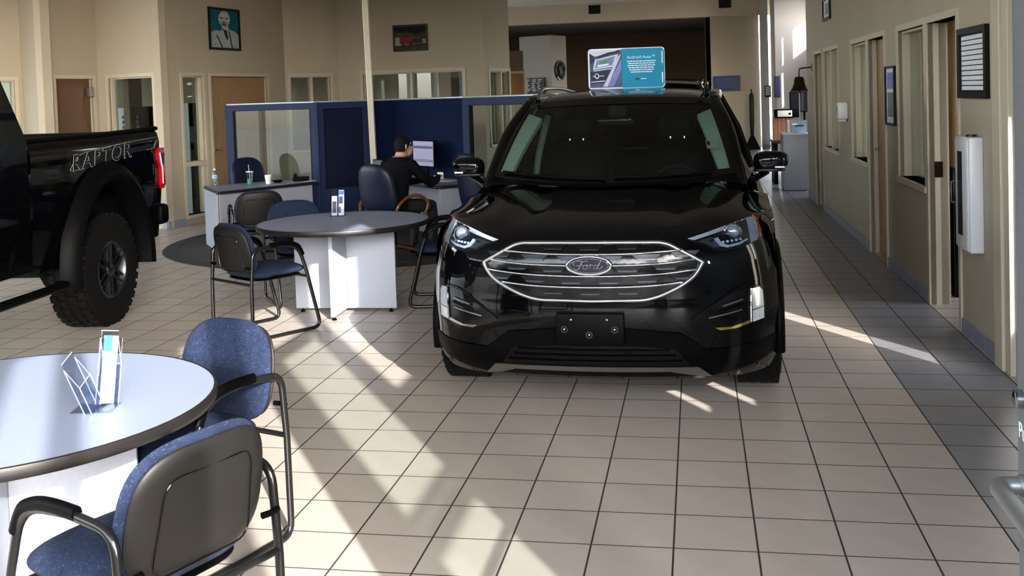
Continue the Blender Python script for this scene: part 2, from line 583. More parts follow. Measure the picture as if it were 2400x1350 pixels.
# ---- floor and tiles
P = 0.308
floor = G().box(-13.0, 6.0, -7.4, 34.0, -0.12, -0.0014).build('floor', 'grout', kind='structure')
def tile_geo(x, y, sx, sy, z=0.0):
    j, c = 0.0034, 0.0003
    a, b, d, e = x + j, x + sx - j, y + j, y + sy - j
    v = [(a, d, z - 0.0016), (b, d, z - 0.0016), (b, e, z - 0.0016), (a, e, z - 0.0016), (a + c, d + c, z), (b - c, d + c, z), (b - c, e - c, z), (a + c, e - c, z)]
    return v, [(4, 5, 6, 7), (0, 1, 5, 4), (1, 2, 6, 5), (2, 3, 7, 6), (3, 0, 4, 7)]
def project(p):
    d = Vector(p) - CAM_LOC
    z = d.dot(CF)
    return (CAM_CX + CAM_F * d.dot(CR) / z, CAM_CY - CAM_F * d.dot(CU) / z, z)
cands, others = [], []
for c in range(-31, 17):
    for r in range(-6, 86):
        x, y = c * P, r * P
        if x + P > 2.25 and r < 40:
            if x > 2.2:
                continue
        if x > 4.3:
            continue
        ctr = (x + P / 2, y + P / 2, 0)
        px, py, z = project(ctr)
        if z < 0.5:
            continue
        hidden = (-1.0 < ctr[0] < 0.75 and 2.3 < ctr[1] < 6.2)
        inview = -60 < px < 2460 and -60 < py < 1420
        area = 1.0 / (z * z * z)
        (cands if inview and not hidden else others).append((area, c, r))
cands.sort(reverse=True)
def tile_mesh(mat):
    v, f = tile_geo(0, 0, P, P)
    me = bpy.data.meshes.new('tile')
    me.from_pydata(v, [], f)
    me.materials.append(MATS[mat])
    me.materials.append(MATS['grout'])
    for i, p in enumerate(me.polygons):
        p.material_index = 0 if i == 0 else 1
    return me
TILE_B, TILE_G = tile_mesh('tile_beige'), tile_mesh('tile_grey')
for k, (a, c, r) in enumerate(cands[:300]):
    o = link('tile', TILE_G if c in (5, 6) else TILE_B, floor, (c * P, r * P, 0))
    if k % 2:
        o.rotation_euler = (0, 0, 0)
rest = cands[300:] + others
for mat, want in (('tile_beige', False), ('tile_grey', True)):
    g = G()
    for a, c, r in rest:
        if (c in (5, 6)) == want:
            g.add(*tile_geo(c * P, r * P, P, P))
    me = bpy.data.meshes.new('tile_field')
    me.from_pydata(g.v, [], g.f)
    me.materials.append(MATS[mat])
    me.materials.append(MATS['grout'])
    for i, p in enumerate(me.polygons):
        p.material_index = 0 if i % 5 == 0 else 1
    link('tile_field', me, floor, kind='stuff')

G().box(-60, 60, -60, 60, -0.4, -0.13).build('ground', 'asphalt', kind='structure')
G().box(-13.0, 2.3, -7.4, 25.9, CEIL, CEIL + 0.1).build('ceiling', 'ceiling_white', kind='structure')
G().box(2.3, 4.35, 12.4, 25.9, CEIL, CEIL + 0.1).build('ceiling', 'ceiling_white', kind='structure')

# ---- right wall with three office fronts
RA, RB = Vector((2.19, 2.5)), Vector((2.105, 13.0))
RDIR = (RB - RA).normalized()
rwall = wall('wall_right', (2.19, 2.5), RA + RDIR * 10.0,
             [(8.2, 9.0, 0, 2.15), (7.36, 7.94, 0.9, 2.15), (6.66, 7.24, 0.9, 2.15),
              (4.66, 5.63, 0.9, 2.15), (3.70, 4.56, 0, 2.15), (2.07, 3.07, 0.9, 2.15), (1.10, 1.97, 0, 2.15)], t=0.13)
RANG = math.atan2(RDIR.y, RDIR.x)
def rloc(s, y=0.0, z=0.0):
    n = Vector((-RDIR.y, RDIR.x))
    p = RA + RDIR * s + n * y
    return Vector((p.x, p.y, z))
def struct_at(name, origin, ang):
    return link(name, None, None, (origin.x, origin.y, 0), ang, 'structure')
def window_unit(name, origin, ang, s0, s1, z0, z1, t=0.13, mull=(), blind=None, cw=0.05, sill=True, pane='glass', inner=0.055):
    """frame, mullions, sill, one pane per light; local x along wall, room on +y"""
    e = struct_at(name, origin, ang)
    g = G()
    g.box(s0 - cw, s0, -t - 0.012, 0.014, z0 - cw, z1 + cw)
    g.box(s1, s1 + cw, -t - 0.012, 0.014, z0 - cw, z1 + cw)
    g.box(s0, s1, -t - 0.012, 0.014, z1, z1 + cw)
    g.box(s0 + 0.0, s0 + 0.02, -t, -0.03, z0, z1)
    g.box(s1 - 0.02, s1, -t, -0.03, z0, z1)
    g.box(s0 + 0.02, s1 - 0.02, -t, -0.03, z1 - 0.02, z1)
    g.build('window_frame', 'casing_paint', e)
    if sill:
        G().rbox(s0 - cw, s1 + cw, -t - 0.012, 0.03, z0 - cw, z0, 0.006).build('window_sill', 'casing_paint', e)
    edges = [s0 + 0.02] + [m for m in mull] + [s1 - 0.02]
    for m in mull:
        G().rbox(m - 0.025, m + 0.025, -t, 0.008, z0, z1, 0.004).build('mullion', 'casing_paint', e)
    for a, b in zip(edges[:-1], edges[1:]):
        G().box(a, b, -t + 0.035, -t + 0.041, z0, z1 - 0.02).build('pane', pane, e)
        if blind:
            g = G()
            nsl = max(3, int((b - a) / 0.085))
            for k in range(nsl):
                x = a + (b - a) * k / nsl
                g.add([(x, -t - 0.03, z0), (x + (b - a) / nsl * 0.96, -t - 0.045, z0), (x + (b - a) / nsl * 0.96, -t - 0.045, z1), (x, -t - 0.03, z1)], [(0, 1, 2, 3)])
            g.build('blind', blind, e)
    return e
def lever(parent, x, y, z, sgn=1, mat='satin_silver'):
    h = G().lathe([(0.027, 0.0), (0.027, 0.008), (0.012, 0.012), (0.012, 0.05)], 16, (x, y, z), 'y').tube([(x, y + 0.045, z), (x + sgn * 0.03, y + 0.05, z), (x + sgn * 0.11, y + 0.048, z - 0.004)], 0.009, 8)
    return h.build('handle', mat, parent, 40)
def door_unit(name, origin, ang, s0, s1, z1, t=0.13, cw=0.05, leaf='wood_door', swing=0.0, hinge='s0', handle=None, depth=None):
    e = struct_at(name, origin, ang)
    g = G()
    g.box(s0 - cw, s0, -t - 0.012, 0.014, 0, z1 + cw)
    g.box(s1, s1 + cw, -t - 0.012, 0.014, 0, z1 + cw)
    g.box(s0, s1, -t - 0.012, 0.014, z1, z1 + cw)
    g.box(s0, s0 + 0.015, -t + 0.055, -0.035, 0, z1)
    g.box(s1 - 0.015, s1, -t + 0.055, -0.035, 0, z1)
    g.build('door_frame', 'casing_paint', e)
    dy = -t + 0.05 if depth is None else depth
    w = s1 - s0 - 0.012
    g = G().rbox(0, w, -0.045, 0, 0.008, z1 - 0.006, 0.003, 1)
    hx = s0 + 0.006 if hinge == 's0' else s1 - 0.006
    d = g.build('door_leaf', leaf, e)
    d.location = (hx, dy, 0)
    if hinge != 's0':
        for v in d.data.vertices:
            v.co.x -= w
    d.rotation_euler = (0, 0, swing)
    hs = handle
    if hs is not None:
        x = (w - 0.07) if hinge == 's0' else -(w - 0.07)
        lever(d, x, 0.0, 1.05, -1 if hinge == 's0' else 1, 'satin_silver')
        G().rbox(x - 0.03, x + 0.03, -0.0, 0.004, 0.98, 1.14, 0.002).build('lock_plate', 'satin_silver', d)
    return e
RO = Vector((RA.x, RA.y, 0))
# office front farthest down the hall
door_unit('door_1', RO, RANG, 8.2, 9.0, 2.15, handle=1, leaf='wood_door', hinge='s1')
window_unit('window_1', RO, RANG, 6.66, 7.94, 0.9, 2.15, mull=(7.30,), blind='blind')
# middle office front
window_unit('window_2', RO, RANG, 4.66, 5.63, 0.9, 2.15, blind='blind')
door_unit('door_2', RO, RANG, 3.70, 4.56, 2.15, handle=1, leaf='wood_door', hinge='s0')
# nearest office front, its door standing open inwards
window_unit('window_3', RO, RANG, 2.07, 3.07, 0.9, 2.15, blind='blind')
d3 = door_unit('door_3', RO, RANG, 1.10, 1.97, 2.15, leaf='wood_door', swing=-1.35, hinge='s0', depth=-0.13)
G().box(1.945, 1.957, -0.09, -0.03, 0.98, 1.10).build('strike_plate', 'bronze', d3)
# end casing where the glazed entrance begins
cs = G().rbox(0.05, 0.20, -0.13, 0.035, 0, 2.75, 0.004).rbox(-0.06, 0.04, -0.15, 0.02, 0, 2.75, 0.004).build('trim_1', 'casing_paint', None, None, RO, RANG, 'structure')
# offices behind the right wall
wall('wall_office', (4.6, 2.3), (4.6, 12.6), [(0.9, 3.1, 0.9, 2.3), (4.0, 6.2, 0.9, 2.3), (7.0, 9.7, 0.9, 2.3)], mat='wall_paint', h=2.7)
G().box(2.33, 4.7, 2.35, 12.45, 2.65, 2.7).build('ceiling', 'ceiling_white', kind='structure')
for yy in (2.35, 5.85, 8.9, 12.4):
    wall('wall_office', (2.33, yy), (4.6, yy), mat='wall_paint', h=2.7, t=0.08)
# baseboard of grey tiles
bb = link('baseboard_right', None, None, RO, RANG, 'structure')
def base_run(parent, s0, s1, y=0.0):
    n = max(1, round((s1 - s0) / 0.305))
    w = (s1 - s0) / n
    for k in range(n):
        G().rbox(s0 + k * w + 0.0015, s0 + (k + 1) * w - 0.0015, y, y + 0.012, 0.0, 0.10, 0.003, 1).build('base_tile', 'base_tile', parent)
for a, b in ((0.2, 1.05), (2.02, 3.65), (4.61, 8.15), (9.05, 9.98)):
    base_run(bb, a, b)

# ---- far right: return wall, side wall with high windows, pale end wall the sun falls on
e1 = rloc(10.0)
wall('wall_right', (4.2, 12.55), (4.2, 24.1), [(21.88 - 12.55, 22.75 - 12.55, 3.36, 4.18), (21.44 - 12.55, 21.68 - 12.55, 3.4, 4.2), (21.40 - 12.55, 21.66 - 12.55, 2.32, 3.3), (0.8, 2.6, 0.9, 3.2), (2.7, 4.5, 0.9, 3.2)], mat='wall_paint')  # last two openings added, unseen, for more bounce light in the hall
wall('wall_right', (e1.x + 0.13, e1.y + 0.0), (4.2, 12.5), mat='wall_paint')
wall('wall_back', (4.2, 24.0), (2.50, 24.0), mat='wall_pale')
wall('wall_back', (2.50, 24.02), (2.50, 25.6), mat='wall_paint')

# ---- far end of the hall
wall('wall_back', (2.21, 25.95), (0.75, 25.95), mat='wall_paint', h=3.76)
wall('wall_back', (0.75, 25.95), (0.75, 33.0), mat='wall_brown', h=3.78)
wall('wall_back', (0.75, 33.0), (-7.0, 33.0), mat='wall_brown', h=3.8)
wall('wall_left', (-7.0, 33.0), (-7.0, 13.0), [(7.6 + 1.9 * k, 7.6 + 1.9 * k + 1.8, 0.1, 4.2) for k in range(6)], mat='wall_brown')  # tall openings added out of view to let more skylight into the far hall
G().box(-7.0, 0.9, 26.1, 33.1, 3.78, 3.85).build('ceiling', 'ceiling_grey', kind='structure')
bc = link('column_white', None, None, (2.335, 25.75, 0), 0, 'structure')
G().box(-0.105, 0.105, -0.12, 0.12, 0, CEIL).build('shaft', 'wall_pale', bc)
G().rbox(-0.115, 0.115, -0.13, -0.12, 0.0, 0.12, 0.003).build('base_tile', 'base_tile', bc)
beam = link('beam_header', None, None, (-1.2, 25.85, 0), 0, 'structure')
G().box(-5.9, 3.75, -0.1, 0.25, 3.75, CEIL).build('beam_body', 'casing_paint', beam)
for vx in (-1.17, 2.49):
    v = G().box(vx - 0.2, vx + 0.2, -0.112, -0.10, 3.945, 4.255).build('vent_frame', 'casing_paint', beam)
    G().box(vx - 0.17, vx + 0.17, -0.118, -0.112, 3.975, 4.225).build('vent_throat', 'frame_dark', v)
    for q in range(5):
        G().box(vx - 0.17, vx + 0.17, -0.124, -0.116, 3.985 + q * 0.05, 4.0 + q * 0.05).build('vent_slat', 'plastic_dark', v)
base2 = link('baseboard_back', None, None, (2.2, 25.94, 0), math.pi, 'structure')
base_run(base2, 0.0, 1.44, 0.0)
blk = link('column_grey', None, None, (-3.13, 20.49, 0), math.radians(-22), 'structure')
G().box(-0.43, 0.43, -0.36, 0.36, 0, 3.09).build('shaft', 'wall_grey', blk)
od = door_unit('door_4', Vector((-2.96, 16.6, 0)), math.pi + 0.1, 0.0, 0.82, 2.15, leaf='door_orange', handle=1)
wall('wall_back', (-2.96, 16.55), (-4.9, 16.4), [(0.0, 0.86, 0, 2.2)], mat='wall_brown', h=2.6, t=0.08)

# ---- faceted left wall of office fronts
FC = {'W0': (-10.04, 8.134), 'c0': (-9.036, 9.433), 'c0b': (-8.299, 8.854), 'c2': (-8.081, 9.808), 'c3': (-6.873, 9.416), 'c4': (-6.394, 12.652), 'c5': (-5.668, 13.291), 'c6': (-3.02, 12.955), 'c7': (-2.742, 13.817)}
def facet(a, b, openings=(), mat='wall_paint'):
    A, B = Vector(FC[b]), Vector(FC[a])
    w = wall('wall_left', A, B, openings, mat=mat)
    ang = math.atan2(B.y - A.y, B.x - A.x)
    return Vector((A.x, A.y, 0)), ang, (B - A).length
o0, a0, l0 = facet('W0', 'c0', [(0.10, 1.4, 0.9, 2.15)])
window_unit('window_4', o0, a0, 0.10, 1.4, 0.9, 2.15, blind='blind')
facet('c0', 'c0b')
o2, a2, l2 = facet('c0b', 'c2', [(0.10, 0.77, 0, 2.14)])
d5 = door_unit('door_5', o2, a2, 0.10, 0.77, 2.14, leaf='wood_dark', hinge='s1', depth=-0.05)
G().rbox(0.13, 0.2, -0.02, 0.045, 1.88, 2.02, 0.006).build('door_closer', 'satin_silver', d5)
o3, a3, l3 = facet('c2', 'c3', [(0.17, 1.05, 0.04, 2.14)])
window_unit('window_5', o3, a3, 0.17, 1.05, 0.04, 2.14, sill=False)
o4, a4, l4 = facet('c3', 'c4', [(2.31, 2.81, 0.13, 2.14), (0.56, 2.12, 0, 2.14)])
w6 = window_unit('window_6', o4, a4, 2.31, 2.81, 0.13, 2.14, sill=True)
G().box(2.31, 2.81, -0.125, 0.008, 0.83, 0.9).build('rail', 'casing_paint', w6)
# second facet door is wide: leaf with a wood side panel
d6 = door_unit('door_6', o4, a4, 0.56, 2.12, 2.14, leaf='wood_door', hinge='s0', depth=-0.05)
lever(d6, 2.02, -0.045, 1.03, -1)
o5, a5, l5 = facet('c4', 'c5', [(0.17, 0.88, 0.9, 2.15)])
window_unit('window_7', o5, a5, 0.17, 0.88, 0.9, 2.15, mull=(0.51,))
o6, a6, l6 = facet('c5', 'c6', [(0.38, 2.21, 0.9, 2.16)])
window_unit('window_8', o6, a6, 0.38, 2.21, 0.9, 2.16, mull=(1.31,))
o7, a7, l7 = facet('c6', 'c7', [(0.05, 0.72, 0.9, 2.13)])
window_unit('window_9', o7, a7, 0.05, 0.72, 0.9, 2.13, mull=(0.325,), blind='blind')
for nm, (oo, aa, ll), runs in (('a', (o3, a3, l3), ((0.0, 0.12), (1.1, 1.26))), ('b', (o4, a4, l4), ((2.86, 3.26), (0.0, 0.5))), ('c', (o5, a5, l5), ((0.0, 0.96),)), ('d', (o6, a6, l6), ((0.0, 2.66),))):
    bl = link('baseboard_left', None, None, oo, aa, 'structure')
    for a, b in runs:
        base_run(bl, a, b)
# offices behind the facets
wall('wall_office', (-4.4, 16.3), (-12.8, 12.9), mat='wall_paint', h=2.7)
wall('wall_office', (-7.75, 9.9), (-9.1, 12.6), mat='wall_brown', h=2.7, t=0.08)
G().prism([(-10.1, 8.3), (-9.05, 9.5), (-8.3, 9.0), (-8.1, 9.95), (-6.95, 9.6), (-6.5, 12.7), (-5.7, 13.4), (-3.1, 13.1), (-2.9, 13.9), (-4.4, 16.4), (-12.8, 13.0)], 2.62, 2.68, 'xy').build('ceiling', 'ceiling_white', kind='structure')

# ---- glazed front and sides behind the camera
xs = [(0.25 + 1.86 * k, 0.25 + 1.86 * k + 1.76, 0.12, 4.15) for k in range(8)]
fw = wall('wall_front', (-13.0, -7.2), (2.2, -7.2), xs, t=0.12, mat='alu_frame')
ls = [(0.2 + 1.9 * k, 0.2 + 1.9 * k + 1.8, 0.12, 4.15) for k in range(8)]
wall('wall_left', (-12.9, 8.2), (-12.9, -7.2), ls, t=0.12, mat='alu_frame')
wall('wall_left', (-10.04, 8.134), (-12.9, 8.134), mat='wall_paint')
# right-hand storefront, unseen: openings shaped to cast the sun patches, the rest blocks sun
def Y(y):
    return y + 7.2
ro = [(Y(-4.53), Y(-3.85), 0.05, 2.077), (Y(-4.53), Y(-3.85), 2.156, 2.198), (Y(-4.53), Y(-3.85), 2.222, 4.05),
      (Y(-5.64), Y(-4.88), 0.05, 4.05), (Y(-6.15), Y(-5.80), 0.05, 4.05), (Y(-6.72), Y(-6.15), 3.12, 4.05), (Y(-7.18), Y(-6.83), 3.12, 4.05),
      (Y(-3.62), Y(-2.95), 2.66, 4.05), (Y(-1.13), Y(-0.95), 1.30, 1.75), (Y(-0.62), Y(-0.44), 1.12, 1.40), (Y(2.06), Y(2.42), 0.27, 1.5)]
wall('wall_right', (2.2, -7.2), (2.2, 2.44), ro, t=0.05, mat='alu_frame')
# low building added across the street, unseen, to darken the low sky in reflections
bf = link('unseen_building', None, None, (-6.0, -30.0, 0), 0, 'structure')
G().box(-22, 18, -8, 0, -0.1, 4.4).build('brick_front', 'brick_far', bf)
G().box(-22.4, 18.4, -8.4, 0.4, 4.4, 4.9).build('flat_roof', 'roof_far', bf)
for k in range(11):
    G().box(-20.5 + k * 3.5, -18.6 + k * 3.5, -0.02, 0.04, 0.9, 3.0).build('shop_window', 'frame_dark', bf)
# ------------------------------------------------------------------ the black SUV facing the camera
ZP = [.20, .25, .30, .36, .44, .52, .60, .66, .74, .84, .90, .94, .975, 1.0]
YP = [.20, .125, .075, .045, .03, .012, .005, .01, .0, -.005, .012, .035, .075, .13]
def s_yc(z): return interp(z, ZP, YP)
def s_kz(z): return interp(z, [.2, .7, .9, 1.0], [.9, 1.0, 1.25, 1.45])
def s_sw(x):
    x = abs(x)
    return .2 * x * x + .5 * x ** 8
def FS(x, z, off=0.0):
    """point on the front of the car at width x, height z"""
    return Vector((x, s_yc(z) + s_kz(z) * s_sw(x) + off, z))
suv = thing('suv', 'black five-door SUV facing the camera, with blue oval badge and sign on its roof', 'car', (-0.119, 1.3459, 0), -0.0162)
# front shell: bumper, nose and bonnet in one surface
rows = []
for z in [.20, .225, .25, .275, .30, .33, .36, .40, .44, .48, .52, .56, .60, .64, .68, .72, .76, .80, .84, .87, .90, .92, .94, .96, .975, .988, 1.0]:
    rows.append((s_yc(z), z, s_kz(z), 0.0, 0.95 if z > .3 else 0.90 + (z - .2) * 0.5))
for y, z, k, d in [(.165, 1.012, 1.42, .004), (.22, 1.026, 1.36, .012), (.30, 1.041, 1.26, .024), (.42, 1.059, 1.12, .040), (.55, 1.077, .98, .054), (.70, 1.097, .82, .068), (.85, 1.117, .66, .080), (1.0, 1.137, .50, .088), (1.12, 1.152, .40, .092), (1.2, 1.150, .38, .1)]:
    rows.append((y, z, k, d, 0.945))
NU = 61
pts = []
for (y, z, k, d, w) in rows:
    r = []
    for i in range(NU):
        u = -1 + 2 * i / (NU - 1)
        u = math.copysign(abs(u) ** 0.85, u)
        x = u * w
        zz = z - d * (abs(x) / .93) ** 4
        if z > 1.005:
            a = abs(x)
            rise = min(1.0, (z - 1.005) / .03)
            zz += 0.012 * rise * math.exp(-((a - 0.60) / 0.10) ** 2) - 0.010 * rise * math.exp(-((a - 0.40) / 0.07) ** 2)
        r.append((x, y + k * s_sw(x), zz))
    pts.append(r)
G().loft(pts, False, False).build('front_body', 'car_black', suv, 40)
# body sides with wheel openings
def side_sec(y):
    tp = interp(y, [.5, .62, .8, 1.2, 3.6, 4.2, 4.6, 4.78], [.975, .985, .995, 1.0, 1.0, .975, .92, .82])
    belt = interp(y, [.5, 1.2, 1.6, 3.0, 4.2, 4.78], [1.0, 1.05, 1.10, 1.14, 1.18, 1.16])
    return [(.84 * tp, .30), (.90 * tp, .33), (.935 * tp, .42), (.952 * tp, .55), (.960 * tp, .70), (.962 * tp, .80), (.952 * tp, .90), (.94 * tp, .86 + .55 * (belt - .86)), (.925 * tp, belt - .03), (.89 * tp, belt)]
def fine(sec, n=4):
    return [(p.x, p.y) for p in catmull([(a, b, 0) for a, b in sec], n)]
for sg in (-1, 1):
    g = G()
    ys = [.50 + i * 0.03 for i in range(int((4.78 - .5) / .03) + 1)] + [4.79]
    ring = [[(sg * a[0], y, a[1]) for a in fine(side_sec(y))] for y in ys]
    n = len(ring[0])
    vs = [p for r in ring for p in r]
    fs = []
    for i in range(len(ring) - 1):
        for k in range(n - 1):
            q = [i * n + k, i * n + k + 1, (i + 1) * n + k + 1, (i + 1) * n + k]
            cy = sum(vs[j][1] for j in q) / 4
            cz = sum(vs[j][2] for j in q) / 4
            if any((cy - wy) ** 2 + (cz - .376) ** 2 < .435 ** 2 for wy in (.96, 3.81)):
                continue
            fs.append(tuple(q))
    g.add(vs, fs)
    g.build('body_side', 'car_black', suv, 40)
    for wy in (.96, 3.81):
        a0 = math.radians(-14)
        path = [(sg * .955, wy + .425 * math.cos(a0 + (math.pi - 2 * a0) * k / 24), .376 + .425 * math.sin(a0 + (math.pi - 2 * a0) * k / 24)) for k in range(25)]
        G().tube(path, .03, 8, flat=1.0).build('arch_trim', 'plastic_black', suv, 50)
        G().lathe([(.02, 0), (.36, 0)], 32, (sg * .60, wy, .50), 'x', cap=False).build('wheel_well', 'interior_dark', suv)
    G().rbox(min(sg * .86, sg * .955), max(sg * .86, sg * .955), 1.42, 3.36, .26, .36, .02).build('sill_trim', 'plastic_black', suv, 40)
# rear
def rear_ring(y, sc_, zt):
    sec = fine(side_sec(y))
    return [(a * sc_, y, b) for a, b in sec]
g = G()
R = []
for y, s_ in ((4.70, 1.0), (4.79, .97), (4.80, .8)):
    sec = fine(side_sec(min(y, 4.78)))
    R.append([(-a * s_, y, b) for a, b in sec] + [(a * s_, y, b) for a, b in reversed(sec)])
g.loft(R, True, True).build('tailgate', 'car_black', suv, 40)
G().box(-.84, .84, .35, 4.7, .24, .3).build('underbody', 'interior_dark', suv)
G().box(-.80, .80, .62, 1.25, .30, .86).build('engine_bay', 'interior_dark', suv)
# windscreen, roof, pillars
def ws(u, v, off=0.0):
    b = Vector((u * .765, 1.07 + .235 * u * u, 1.150 + .035 * u * u))
    t = Vector((u * .625, 1.80 + .14 * u * u, 1.668 - .028 * u * u))
    p = b.lerp(t, v)
    bow = .035 * math.sin(math.pi * v)
    nrm = Vector((0, -.58, .81))
    return p + nrm * (bow + off)
g = G()
g.loft([[tuple(ws(-1 + 2 * i / 24, j / 12)) for i in range(25)] for j in range(13)], False, False)
g.build('windscreen', 'glass_car', suv, 60)
# dark border printed round the glass
g = G()
def quad_strip(g, A, B):
    g.add(A + B, [(i, i + 1, len(A) + i + 1, len(A) + i) for i in range(len(A) - 1)])
U = [-1 + 2 * i / 24 for i in range(25)]
quad_strip(g, [tuple(ws(u, 1.0, .003)) for u in U], [tuple(ws(u, .90, .003)) for u in U])
quad_strip(g, [tuple(ws(u, 0.0, .003)) for u in U], [tuple(ws(u, .06, .003)) for u in U])
for sg in (-1, 1):
    V = [i / 12 for i in range(13)]
    quad_strip(g, [tuple(ws(sg, v, .003)) for v in V], [tuple(ws(sg * .955, v, .003)) for v in V])
g.build('glass_border', 'gloss_black', suv)
rz = [(1.80, 1.668, .625), (1.95, 1.693, .632), (2.2, 1.716, .64), (2.6, 1.730, .645), (3.1, 1.730, .64), (3.6, 1.712, .63), (4.1, 1.678, .61), (4.5, 1.64, .59)]
def roofrow(y, z, w, t=0.0):
    out = []
    for i in range(33):
        u = -1 + 2 * i / 32
        back = .14 * u * u * max(0.0, 1 - (y - 1.80) / .8)
        out.append((u * (w + t), y + back, z - .028 * u * u - .05 * abs(u) ** 10))
    return out
RR = catmull([(a, b, c) for a, b, c in rz], 4)
G().loft([roofrow(p.x, p.y, p.z) for p in RR], False, False).build('roof', 'car_black', suv, 40)
for sg in (-1, 1):
    rail = [(sg * .585, 2.05, 1.66)] + [(sg * (p[2] - .055), p[0], p[1] + .018) for p in rz[2:7]] + [(sg * .55, 4.3, 1.64)]
    G().tube(catmull(rail, 5), .014, 8).build('roof_rail', 'chrome' if sg < 0 else 'gloss_black', suv, 50)
    # A pillar as a solid bar between the fender and the roof corner
    lo, hi = ws(sg * 1.0, -0.06), ws(sg * 1.0, 1.0)
    mid = ws(sg * 1.0, .5)
    path = catmull([(sg * .80, 1.22, 1.10), (lo.x + sg * .012, lo.y + .03, lo.z), (mid.x + sg * .03, mid.y + .025, mid.z), (hi.x + sg * .012, hi.y + .03, hi.z - .005), (sg * .64, 2.25, 1.675)], 6)
    G().tube(path, .04, 10, flat=.8).build('pillar', 'car_black', suv, 50)
    # cant rail, side glass and rear pillars
    top = [(sg * .650, 1.96, 1.640), (sg * .665, 2.6, 1.675), (sg * .66, 3.2, 1.675), (sg * .645, 3.8, 1.65), (sg * .60, 4.5, 1.60)]
    G().tube(catmull(top, 6), .035, 8).build('cant_rail', 'car_black', suv, 50)
    bot = [(sg * .83, 1.38, 1.09), (sg * .885, 2.2, 1.12), (sg * .885, 3.0, 1.145), (sg * .87, 3.9, 1.175), (sg * .80, 4.6, 1.18)]
    A, B = [tuple(p) for p in catmull(top, 6)], [tuple(p) for p in catmull(bot, 6)]
    g = G()
    quad_strip(g, A, B)
    g.build('side_glass', 'glass_dark', suv, 60)
    for ty, by in ((2.62, 2.52), (3.55, 3.75)):
        G().tube([(sg * .668, ty, 1.67), (sg * .80, (ty + by) / 2, 1.42), (sg * .892, by, 1.13)], .03, 6).build('pillar', 'gloss_black', suv, 50)
    # door mirror
    mr = cushion(.108, .066, .075, 3.0, bend=lambda v: Vector((sg * (.955 + v.x + .025), 1.53 + v.z * (1.0 if v.z < 0 else .6), 1.238 + v.y * (1 - .12 * v.x / .1) + (v.x * .08))), n=32)
    m = mr.build('mirror_housing', 'car_black', suv, 60)
    G().tube([(sg * .86, 1.50, 1.12), (sg * .90, 1.51, 1.145), (sg * .96, 1.52, 1.175)], [.045, .035, .03], 8, flat=.6).build('mirror_arm', 'gloss_black', suv, 50)
    cap = cushion(.10, .012, .03, 3.0, bend=lambda v: Vector((sg * (.965 + v.x), 1.475 + v.z, 1.188 + v.y)), n=24)
    cap.build('mirror_indicator', 'lamp_dark', m, 50)
    G().rbox(min(sg * 1.0, sg * 1.06), max(sg * 1.0, sg * 1.06), 1.446, 1.458, 1.2, 1.212, .003).build('mirror_flasher', 'lamp_clear', m)
g = G()
g.loft([[(-.62, 4.5, 1.60), (0, 4.52, 1.64), (.62, 4.5, 1.60)], [(-.78, 4.68, 1.30), (0, 4.74, 1.32), (.78, 4.68, 1.30)], [(-.84, 4.72, 1.16), (0, 4.79, 1.17), (.84, 4.72, 1.16)]], False, False)
g.build('rear_glass', 'glass_dark', suv, 60)
